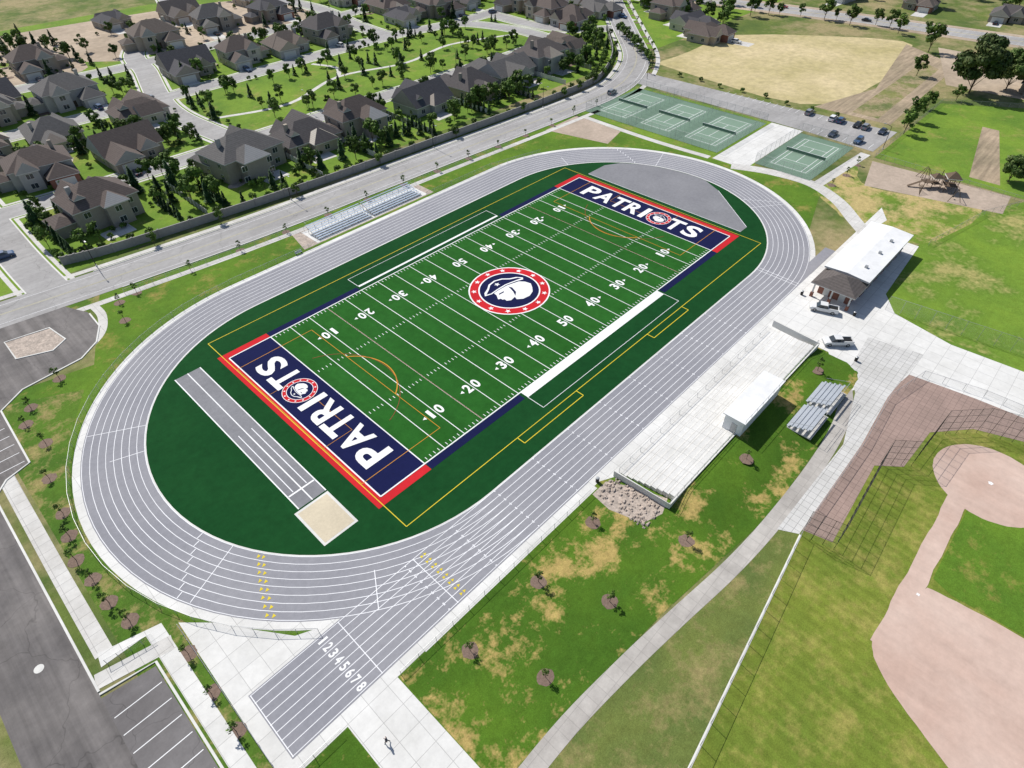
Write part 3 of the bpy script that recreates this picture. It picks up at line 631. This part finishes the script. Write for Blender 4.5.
g = G(); g.box(51.2, 78.4, -59, -49.2, 4.2, 4.55, M['trim']); g.face([(51.2, -59, 4.56), (78.4, -59, 4.56), (78.4, -54.1, 4.9), (51.2, -54.1, 4.9)], M['metroof']); g.face([(51.2, -54.1, 4.9), (78.4, -54.1, 4.9), (78.4, -49.2, 4.56), (51.2, -49.2, 4.56)], M['metroof'])
g.face([(51.2, -49.2, 4.56), (51.2, -59, 4.56), (51.2, -54.1, 4.9)], M['trim']); g.face([(78.4, -59, 4.56), (78.4, -49.2, 4.56), (78.4, -54.1, 4.9)], M['trim'])
for x in (56, 64, 71): g.box(x, x + .7, -56.5, -55.9, 4.65, 5.2, M['steel'])
g.obj('roof', e)
g = G(); hip(g, 45.2, 52.6, -58.4, -49.8, 3.5, .45, M['roof'][1]); g.obj('porch_roof', e)
g = G()
for i in range(6): g.box(53.5 + i * 4, 55.6 + i * 4, -50.04, -49.88, 1.3, 2.7, M['black']); g.box(53.3 + i * 4, 55.8 + i * 4, -50.4, -49.85, 1.19, 1.29, M['trim']); g.box(54 + i * 4, 55 + i * 4, -58.33, -58.1, .1, 2.3, M['steel'])
g.box(47.3, 47.5, -56.5, -55.2, .05, 2.2, M['trim']); g.box(47.3, 47.5, -53, -51.8, .05, 2.2, M['trim']); g.obj('serving_windows', e)
e = bpy.data.objects.new('press_box', None); COL.objects.link(e); e.location = (-1, 0, 1.0)
g = G(); g.box(-4.5, 9.5, -59.6, -56.2, 0, 3.3, M['metroof']); g.obj('walls', e)
g = G(); g.box(-4.8, 9.8, -59.9, -55.8, 3.3, 3.5, M['metroof']); g.cyl((-4.5, -59.77, 4.25), (9.4, -59.77, 4.25), .03, .03, M['steel'], 5)
for i in range(8): x = -4.5 + i * 1.985; g.cyl((x, -59.77, 3.5), (x, -59.77, 4.25), .03, .03, M['steel'], 5)
g.obj('roof', e)
g = G()
for i in range(6): g.box(-4 + i * 2.25, -2.2 + i * 2.25, -56.2, -56.12, 1.0, 2.3, M['glass'])
g.box(-4.56, -4.45, -58.6, -57.6, .1, 2.2, M['steel']); g.obj('windows', e)
# ------------------------------------------------------------------ bleachers
def bleachers(name, L, rows, rise, run, seatm, loc, rot):
    g = G()
    for i in range(rows):
        y = i * run; z = .45 + i * rise
        g.box(-L / 2, L / 2, y, y + .32, z, z + .05, seatm); g.box(-L / 2, L / 2, y - .45, y - .06, z - .38, z - .34, M['alum'])
    n = max(2, int(L / 2))
    for k in range(n + 1):
        x = -L / 2 + .1 + (L - .2) * k / n
        for i in range(0, rows, 2): g.box(x - .04, x + .04, i * run + .1, i * run + .18, 0, .45 + i * rise, M['steel'])
        g.cyl((x, 0, .15), (x, rows * run, .15 + rows * rise), .03, .03, M['steel'], 4)
    yb = rows * run; zb = .45 + rows * rise
    g.cyl((-L / 2, yb, zb + .9), (L / 2, yb, zb + .9), .03, .03, M['steel'], 4); g.cyl((-L / 2, yb, zb + .4), (L / 2, yb, zb + .4), .02, .02, M['steel'], 4)
    for s in (-1, 1): g.cyl((s * L / 2, 0, 1.2), (s * L / 2, yb, zb + .9), .03, .03, M['steel'], 4)
    return g.obj(name, loc=loc, rot=rot)
sheet('landscape_rock_bed', [(-22, 48.6), (20, 48.6), (20, 57), (-20, 58.5)], .022, M['rock'])
sheet('bleacher_pad', R4(-18, 18, 49, 56.4), .03, M['conc'])
for x in (-8.8, 8.2): bleachers('bleachers', 16.4, 8, .2, .76, M['seatb'], (x, 49.8, .03), 0)
bleachers('bleachers', 7, 5, .28, .78, M['alum'], (6.2, -64.6, .80), math.pi); bleachers('bleachers', 7, 5, .28, .78, M['alum'], (14.2, -64.4, .80), math.pi)
g = G()
for x0 in (2.6, 10.6): g.box(x0, x0 + 7.2, -68.6, -64.2, .45, .62, M['conc2'])
g.obj('bleacher_pad')
# ------------------------------------------------------------------ vehicles
def wheels(g, xs, w, r=.34):
    for x in xs:
        for s in (-1, 1): g.cyl((x, s * (w - .12), r), (x, s * (w + .1), r), r, r, M['rubber'], 12); g.cyl((x, s * (w + .1), r), (x, s * (w + .12), r), r * .55, r * .55, M['steel'], 8)
def side(g, prof, w, m):
    n = len(prof); i = len(g.v); k = g.mi(m)
    for s in (-1, 1):
        for x, z in prof: g.v.append((x, s * w, z))
    g.f.append(tuple(i + j for j in range(n))); g.m.append(k); g.f.append(tuple(i + n + j for j in reversed(range(n)))); g.m.append(k)
    for j in range(n): a = (j + 1) % n; g.f.append((i + j, i + n + j, i + n + a, i + a)); g.m.append(k)
def car(paint, suv=False):
    g = G(); h = .15 if suv else 0
    side(g, [(-2.25, .3), (-2.3, .62), (-2.22, .88 + h), (-1.3, .96 + h), (1.0, .96 + h), (1.9, .84 + h), (2.25, .66 + h), (2.3, .4), (2.2, .28)], .9, paint)
    if suv: g.frustum((-2.15, 1.05, -.84, .84), (-1.9, .35, -.68, .68), .96 + h, 1.62, M['glass']); g.box(-1.95, .4, -.7, .7, 1.62, 1.68, paint)
    else: g.frustum((-1.75, 1.05, -.82, .82), (-1.0, .3, -.62, .62), .96, 1.4, M['glass']); g.box(-1.05, .35, -.64, .64, 1.4, 1.45, paint)
    g.box(2.28, 2.33, -.8, -.45, .6, .75, M['trim']); g.box(2.28, 2.33, .45, .8, .6, .75, M['trim']); g.box(-2.34, -2.28, -.8, -.5, .65, .8, M['red']); g.box(-2.34, -2.28, .5, .8, .65, .8, M['red'])
    g.box(-.05, .1, -.98, .98, 1.0, 1.12, paint); wheels(g, (-1.4, 1.4), .82); return g.mesh('car')
def pickup(paint):
    g = G(); side(g, [(-2.8, .45), (-2.8, 1.15), (1.6, 1.15), (2.6, 1.05), (2.8, .85), (2.8, .45)], .95, paint)
    g.frustum((-.7, 1.65, -.88, .88), (-.45, .95, -.72, .72), 1.15, 1.78, M['glass']); g.box(-.5, 1.0, -.74, .74, 1.78, 1.85, paint)
    g.box(-2.65, -.85, -.78, .78, 1.15, 1.16, M['black'])
    for s in (-1, 1): g.box(-2.8, -.75, s * .86 - .08, s * .86 + .08, 1.15, 1.35, paint)
    g.box(-2.8, -2.68, -.78, .78, 1.15, 1.35, paint); g.box(2.78, 2.86, -.9, .9, .45, .7, M['steel']); wheels(g, (-1.8, 1.8), .86, .4); return g.mesh('pickup')
cars = [car(p, i % 2 == 0) for i, p in enumerate(M['carp'])]; pick = pickup(M['carp'][0])
place('pickup_truck', pick, (40.5, -54.5, .03), 1.95); place('pickup_truck', pick, (31.5, -61.2, .03), 2.3)
for i, y in enumerate((-27.6, -22.1, -19.4, -13.8, -11.1, -2.8)): place('parked_car', cars[(1, 2, 5, 4, 0, 2)[i]], (148, y, .04), rnd.choice((0, math.pi)) + .02)
for i, y in enumerate((-24.8, -16.6)): place('parked_car', cars[(4, 1)[i]], (135, y, .04), math.pi)
place('parked_car', cars[2], (-3, 183, .05), 0); place('parked_car', cars[0], (40, 122.5, .05), 0)
for i, (x, y, (dx, dy), rot) in enumerate(HP):
    if i % 2 == 0 and y < 260: place('parked_car', cars[(0, 2, 1, 5, 0, 4)[rnd.randrange(6)]], (dx + rnd.uniform(-1, 1), dy, .03), rot + math.pi / 2 + (math.pi if rnd.random() < .5 else 0))
for t, cc in ((56, 2), (75, 0), (84, 5)): a, b = main[t], main[t + 1]; place('car', cars[cc], (a[0], a[1] - 2.3, .05), math.atan2(b[1] - a[1], b[0] - a[0]))
for t, o_ in ((6, 3), (9, -3), (12, 3), (15, -3)): a, b = hw[t], hw[t + 1]; place('car', cars[rnd.randrange(6)], (a[0] + o_, a[1], .05), math.atan2(b[1] - a[1], b[0] - a[0]))
# ------------------------------------------------------------------ playground
g = G()
for x in (0, 2.2, 4.4):
    for y in (0, 2.2): g.cyl((x, y, 0), (x, y, 3.0), .08, .08, M['bark'], 6)
g.box(-.1, 2.3, -.1, 2.3, 1.3, 1.4, M['bark']); g.box(2.3, 4.5, -.1, 2.3, 1.7, 1.8, M['bark']); hip(g, 0, 2.2, 0, 2.2, 3.1, .8, M['bark'], .3)
g.face([(4.5, .3, 1.7), (4.5, 1.2, 1.7), (8, 1.2, .2), (8, .3, .2)], M['bark']); g.cyl((-4, 1, 2.8), (0, 1, 2.8), .06, .06, M['bark'], 6)
for s in (-.8, .8): g.cyl((-4, 1, 2.8), (-4.3, 1 + s * 1.5, 0), .06, .06, M['bark'], 6)
for x in (-3, -1.6):
    for d in (0, .4): g.cyl((x + d, 1, 2.8), (x + d, 1, .6), .015, .015, M['black'], 4)
    g.box(x - .05, x + .45, .85, 1.15, .55, .6, M['black'])
for k in range(5): g.cyl((5 + k * .5, 3 + k * .8, 0), (6 + k * .3, 4.5, 2.4), .07, .05, M['bark'], 5)
pm = g.mesh('playground_structure'); place('playground_structure', pm, (118, -58, .03), .5, 1.3); place('playground_structure', pm, (119.5, -52.5, .03), 2.3, 1.0)
# ------------------------------------------------------------------ trees
def tree_mesh(name, H, R, th, n, leaf, seed, kind='round', la=None, lb=None, ncl=15):
    r = random.Random(seed); g = G(); hc = H - th; la = la or M['leafA']; lb = lb or M['leafB']
    g.cyl((0, 0, 0), (0, 0, th + hc * .35), .03 * H * .55, .015 * H * .6, M['bark'], 7)
    cl = []
    if kind == 'round':
        for i in range(ncl):
            a = r.uniform(0, 6.28); e = r.uniform(-.55, 1.0); rr = R * math.sqrt(max(0, 1 - e * e * .9)) * r.uniform(.35, .78)
            c = Vector((rr * math.cos(a), rr * math.sin(a), th + hc * (.5 + .40 * e))); cl.append((c, R * r.uniform(.22, .42) * (15 / ncl) ** .33, r.random() < .5))
        for c, _, _ in cl[:7]: g.cyl((0, 0, th * .9), tuple(c), .012 * H * .5, .004 * H * .5, M['bark'], 4)
        for i in range(n):
            c, s, dk = cl[r.randrange(len(cl))]
            d = Vector((r.gauss(0, 1), r.gauss(0, 1), r.gauss(0, 1))).normalized() * s * r.uniform(.5, 1.15)
            d.z *= .8; p = c + d; nrm = (d.normalized() + Vector((r.uniform(-.7, .7), r.uniform(-.7, .7), r.uniform(-.3, .8)))).normalized()
            a = nrm.orthogonal().normalized(); b = nrm.cross(a); t = r.uniform(0, 6.28); a, b = a * math.cos(t) + b * math.sin(t), b * math.cos(t) - a * math.sin(t)
            L = leaf * r.uniform(.6, 1.3); g.face([p + a * L, p + b * L * .6, p - a * L, p - b * L * .7], lb if (dk and r.random() < .75) or r.random() < .2 else la)
    else:
        for i in range(n):
            u = r.random() ** .6; z = th + hc * (1 - u); rad = R * u * (0.75 + .25 * math.sin(z * 6 / H * 3)) * r.uniform(.6, 1.05) + .05
            a = r.uniform(0, 6.28); p = Vector((rad * math.cos(a), rad * math.sin(a), z)); o = Vector((math.cos(a), math.sin(a), -.35)).normalized(); t = Vector((-math.sin(a), math.cos(a), r.uniform(-.4, .4)))
            L = leaf * r.uniform(.6, 1.3); g.face([p + o * L, p + t * L * .5, p - o * L * .7, p - t * L * .5], M['leafC'] if r.random() < .8 else M['leafB'])
    return g.mesh(name)
TR = [tree_mesh('tree', 7, 2.6, 1.5, 900, .36, s) for s in range(5)]
TC = [tree_mesh('conifer', 7, 1.6, .4, 800, .40, s, 'c') for s in range(3)]
TS = [tree_mesh('sapling', 3.4, .85, 1.1, 200, .15, s, ncl=8) for s in range(3)]
TB = [tree_mesh('big', 16, 8, 1.8, 13000, .50, s, la=M['leafO'], ncl=46) for s in (11, 12)]
SH = [tree_mesh('shrub', 1.5, .9, .15, 220, .2, s) for s in range(3)]
def T(name, L, x, y, s=1.0): place(name, rnd.choice(L), (x, y, 0), rnd.uniform(0, 6.28), s * rnd.uniform(.85, 1.15))
ring_g = G()
def young(x, y, s=1.0, z=.03, mr=1.15):
    n = 16; ring_g.poly([(x + mr * math.cos(6.283 * i / n) * rnd.uniform(.88, 1.1), y + mr * math.sin(6.283 * i / n) * rnd.uniform(.88, 1.1)) for i in range(n)], z, M['mulch'])
    place('young_tree', rnd.choice(TS), (x, y, z - .03), rnd.uniform(0, 6.28), s * rnd.uniform(.65, .95))
for x, y in [(-80.1, 42.6), (-62.2, 59.4), (-87.6, 26.7), (-90.7, 9.1), (-92.3, -1.1), (-91.6, -11.3), (-90.7, -16), (-87.3, -26), (-87.6, -32.8), (-89.8, 18), (-88.5, 34), (-91.5, 4), (-86.5, 38), (-91.8, -6), (-64, 52),
             (-87.6, -39), (-61.9, -52.2), (-48.6, -52.2), (-44.1, -61.3), (-57.7, -61.5), (-35.6, -51.7), (-28.6, -63.8)]: young(x, y)
young(-9.1, -62.8, 1, 1.0); young(20, -62, 1, .98)
for i in range(14): young(-58 + i * 12.5, 58.8 - .03 * (-58 + i * 12.5) + (0 if i < 12 else 1), 1.0)
for i in range(3): young(100 + i * 9, -31.2 - (i % 2) * .5, .9)
for i in range(18):
    if 18 + i * 4 < len(main):
        q = offs(main, 8.7)[18 + i * 4]
        if q[0] > -60: T('street_tree', TR, q[0], q[1], .55)
for q in offs(main, -7.3)[66::2]: young(q[0], q[1], 1.2)
ring_g.obj('mulch_rings')
def clear(x, y, d=6.0):
    for h in HP:
        if abs(h[0] - x) < 11.5 and abs(h[1] - y) < 10.5: return False
        if math.hypot(h[2][0] - x, h[2][1] - y) < 5: return False
    for s in streets:
        for a, b in zip(s[:-1], s[1:]):
            ax, ay = a; bx, by = b; L2 = (bx - ax) ** 2 + (by - ay) ** 2 or 1; t = max(0, min(1, ((x - ax) * (bx - ax) + (y - ay) * (by - ay)) / L2))
            if math.hypot(ax + t * (bx - ax) - x, ay + t * (by - ay) - y) < d: return False
    for q in main:
        if math.hypot(q[0] - x, q[1] - y) < 12: return False
    return True
cnt = 0
for i in range(4500):
    x = rnd.uniform(-75, 250); y = rnd.uniform(79, 310) if i % 3 else rnd.uniform(79, 180)
    if 8 < x < 152 and 126 < y < 174: continue
    if 0 < x < 110 and 236 < y and rnd.random() < .8: continue
    if y < 82 + (6 if x < -20 else 0): continue
    if x > 140 and y < 60 + (x - 140) * 1.15: continue
    if not clear(x, y): continue
    u = rnd.random(); cnt += 1
    if u < .44: T('garden_tree', TR, x, y, rnd.uniform(.5, 1.05))
    elif u < .68: T('conifer_tree', TC, x, y, rnd.uniform(.5, 1.05))
    else: T('shrub', SH, x, y, rnd.uniform(.8, 1.5))
    if cnt > 760: break
wo = offs(wl, 3.6)
for i in range(min(46, len(wl))): q = wo[i]; T('shrub', SH, q[0] + rnd.uniform(-2, 2), q[1] + rnd.uniform(0, 1.5), 1.3)
for h in HP[:40]:
    for j in range(6):
        a = rnd.uniform(0, 6.28); T('shrub', SH, h[0] + 11.6 * math.cos(a), h[1] + 9.6 * math.sin(a), .8)
for x0, y0 in ((-62, 88), (-36, 86), (-24, 84), (24, 80), (47, 79), (72, 79), (94, 78)):
    for j in range(7): T('conifer_tree', TC, x0 + rnd.uniform(-.3, .3), y0 + j * 2.3, .55)
g = G()
for h in HP[:34]:
    a = rnd.uniform(0, 6.28); cx, cy = h[0] + 12 * math.cos(a), h[1] + 11 * math.sin(a)
    g.poly([(cx + rnd.uniform(2, 3.6) * math.cos(6.283 * i / 10), cy + rnd.uniform(1.4, 2.4) * math.sin(6.283 * i / 10)) for i in range(10)], .0175 + .00008 * len(g.f), M['mulch'] if rnd.random() < .6 else M['rock'])
g.obj('planting_bed')
sheet('lawn', [(12, 128), (60, 126), (138, 126), (151, 134), (152, 150), (143, 166), (130, 172), (60, 173), (12, 171), (7, 150)], .027, M['lawn2'])
g = G(); g.strip(smooth([(6, 146), (30, 140), (60, 152), (90, 146), (120, 152), (152, 142)]), 1.8, .034, M['conc2']); g.strip(smooth([(60, 152), (66, 162), (62, 174)]), 1.8, .033, M['conc2']); g.obj('footpath')
for i in range(80):
    if i % 2: x, y = rnd.uniform(14, 146), rnd.choice((129, 131, 168, 165)) + rnd.uniform(-1.5, 1.5)
    else: x, y = rnd.uniform(20, 140), rnd.uniform(130, 168)
    T('park_tree', TR if i % 4 else TC, x, y, rnd.uniform(.5, .9))
place('large_cottonwood_tree', TB[0], (208, -37, 0), .4, 1.2); place('large_cottonwood_tree', TB[1], (221, -46, 0), 2, .9); T('tree', TR, 252, -9, 1.5); place('large_tree', TB[1], (136, -67, 0), 1, .48); T('tree', TR, 216, -16, 1.2)
for i in range(9): T('tree', TR, 156 + i * 3.5, 69 + i * 4.5, .8)
for i in range(16): T('tree', TR, 266 + rnd.uniform(-6, 6) + i * .8, 120 - i * 8 + rnd.uniform(-3, 3), rnd.uniform(.7, 1.3))
for i in range(170):
    y = rnd.uniform(-140, 300); x = 322 - (y) * .18 + rnd.uniform(0, 120); T('tree', TR, x, y, rnd.uniform(.8, 1.8))
for i in range(60): T('tree', TR, rnd.uniform(225, 258), rnd.uniform(75, 200), rnd.uniform(.7, 1.3))
for x, y in ((152, -33), (158, -31), (166, -31), (180, -31), (196, -36), (206, -62), (198, -70)): T('tree', TR, x, y, rnd.uniform(.6, 1.1))
for i in range(9): T('shrub', SH, 152 + rnd.uniform(-1, 1), -20 + i * 9, 1.0)
for x in (-30, 4, 23, 47, 72, 94, 114, 135):
    g = G(); y0 = 79 + (3 if x < 0 else 0) + (4 if x > 130 else 0); g.wallstrip([(x, y0), (x + .3, 106)], .08, .05, 1.7, M['wall'] if rnd.random() < .6 else M['trim'])
    for j in range(11): g.box(x - .08, x + .08 + .02 * j, y0 + 1 + j * 2.3, y0 + 1.16 + j * 2.3, 0, 1.85, M['trim'])
    g.obj('yard_fence')
lamp = G(); lamp.cyl((0, 0, 0), (0, 0, 7), .1, .06, M['black'], 8); lamp.cyl((0, 0, 7), (0, -1.8, 7.4), .05, .04, M['black'], 6); lamp.box(-.14, .14, -2.4, -1.7, 7.35, 7.48, M['steel']); lamp.cyl((0, 0, 0), (0, 0, .4), .2, .18, M['kerb'], 8); lm = lamp.mesh('street_lamp')
for x, y, r in ((-60, 78.5, 0), (-10, 74, 0), (40, 71.6, 0), (90, 69.5, 0), (150, 82, 0), (-77, 110, 1.57), (30, 126, math.pi), (100, 126, math.pi), (135, -32.5, math.pi), (141, 60, 0)): place('street_lamp', lm, (x, y, 0), r)
g = G(); g.cyl((0, 0, 0), (0, 0, .95), .28, .32, M['black'], 12); g.cyl((0, 0, .95), (0, 0, 1.05), .33, .2, M['steel'], 12); bm_ = g.mesh('litter_bin')
for x, y in ((43, -48.5), (-29, -47.4), (29, -66), (43.3, -60)): place('litter_bin', bm_, (x, y, .03))
g = G(); g.box(-.9, .9, -.2, .2, .42, .47, M['alum']); g.box(-.9, .9, .2, .25, .55, .85, M['alum'])
for x in (-.7, .7): g.box(x - .04, x + .04, -.18, .22, 0, .42, M['black'])
bn = g.mesh('park_bench')
for x, y, r in ((50, -48.4, 3.14), (60, -48.4, 3.14), (-24, 47.9, 0)): place('park_bench', bn, (x, y, .03), r)
# ------------------------------------------------------------------ person
def person(x, y, rot):
    J = {'pel': (0, 0, .95, .15), 'ch': (0, .03, 1.3, .17), 'nk': (0, .04, 1.48, .06), 'hd': (0, .07, 1.63, .10), 'top': (0, .07, 1.72, .08),
         'hl': (-.1, 0, .9, .10), 'kl': (-.1, .22, .52, .07), 'al': (-.1, .20, .1, .045), 'tl': (-.1, .38, .05, .04),
         'hr': (.1, 0, .9, .10), 'kr': (.1, -.05, .5, .07), 'ar': (.1, -.33, .14, .045), 'tr': (.1, -.2, .05, .04),
         'sl': (-.2, .03, 1.42, .065), 'el': (-.26, -.14, 1.16, .05), 'wl': (-.24, -.05, .92, .035), 'fl': (-.24, -.0, .84, .03),
         'sr': (.2, .03, 1.42, .065), 'er': (.26, .10, 1.15, .05), 'wr': (.22, .28, .98, .035), 'fr': (.21, .35, .93, .03)}
    E = [('pel', 'ch'), ('ch', 'nk'), ('nk', 'hd'), ('hd', 'top'), ('pel', 'hl'), ('hl', 'kl'), ('kl', 'al'), ('al', 'tl'), ('pel', 'hr'), ('hr', 'kr'), ('kr', 'ar'), ('ar', 'tr'), ('ch', 'sl'), ('sl', 'el'), ('el', 'wl'), ('wl', 'fl'), ('ch', 'sr'), ('sr', 'er'), ('er', 'wr'), ('wr', 'fr')]
    ks = list(J); me = bpy.data.meshes.new('p'); me.from_pydata([J[q][:3] for q in ks], [(ks.index(a), ks.index(b)) for a, b in E], [])
    o = bpy.data.objects.new('p', me); COL.objects.link(o); o.modifiers.new('s', 'SKIN'); o.modifiers.new('u', 'SUBSURF').levels = 2
    for i, q in enumerate(ks): d = me.skin_vertices[0].data[i]; d.radius = (J[q][3], J[q][3]); d.use_root = (i == 0)
    bpy.context.view_layer.update(); m2 = bpy.data.meshes.new_from_object(o.evaluated_get(bpy.context.evaluated_depsgraph_get())); bpy.data.objects.remove(o)
    ms = [mat('skin', (.45, .28, .2), .6), mat('shirt', (.06, .07, .1), .9), mat('trousers', (.05, .05, .06), .9), mat('cap', (.7, .7, .7), .9)]
    m2.materials.clear()
    for m in ms: m2.materials.append(m)
    for pl in m2.polygons:
        c = pl.center; pl.use_smooth = True
        pl.material_index = 3 if c.z > 1.68 or c.z < .09 else 0 if c.z > 1.47 or (abs(c.x) > .17 and c.z < 1.14) else 1 if c.z > .96 else 2
    place('person', m2, (x, y, .03), rot)
person(-76, -53, .9)
# ------------------------------------------------------------------ light, sky, camera
w = bpy.data.worlds.new('World'); scene.world = w; w.use_nodes = True; nt = w.node_tree
sky = nt.nodes.new('ShaderNodeTexSky'); sky.sky_type = 'NISHITA'; sky.sun_disc = False
EL = math.radians(47); AZ = math.radians(6); sky.sun_elevation = EL; sky.sun_rotation = AZ
bg = nt.nodes['Background']; nt.links.new(sky.outputs[0], bg.inputs[0]); bg.inputs[1].default_value = .10
sl = bpy.data.lights.new('sun', 'SUN'); sl.energy = 5.0; sl.angle = math.radians(.5); sl.color = (1, .965, .90)
so = bpy.data.objects.new('sun', sl); COL.objects.link(so)
so.rotation_euler = Vector((-math.sin(AZ) * math.cos(EL), -math.cos(AZ) * math.cos(EL), -math.sin(EL))).to_track_quat('-Z', 'Y').to_euler(); so.location = (0, 0, 200)
yaw, pit, roll = .7654, .7593, -.0074
f = Vector((math.cos(yaw) * math.cos(pit), math.sin(yaw) * math.cos(pit), -math.sin(pit))); r = Vector((math.sin(yaw), -math.cos(yaw), 0)); u = r.cross(f)
c, s = math.cos(roll), math.sin(roll); r2 = r * c + u * s; u2 = u * c - r * s
cam = bpy.data.cameras.new('camera'); co = bpy.data.objects.new('camera', cam); COL.objects.link(co)
co.matrix_world = Matrix(((r2.x, u2.x, -f.x, -82.61), (r2.y, u2.y, -f.y, -79.99), (r2.z, u2.z, -f.z, 80.04), (0, 0, 0, 1)))
cam.sensor_width = 36; cam.lens = 615.89 / 1024 * 36; cam.clip_end = 6000; cam.clip_start = .5
scene.camera = co
scene.view_settings.view_transform = 'Standard'; scene.view_settings.look = 'None'; scene.view_settings.exposure = 0
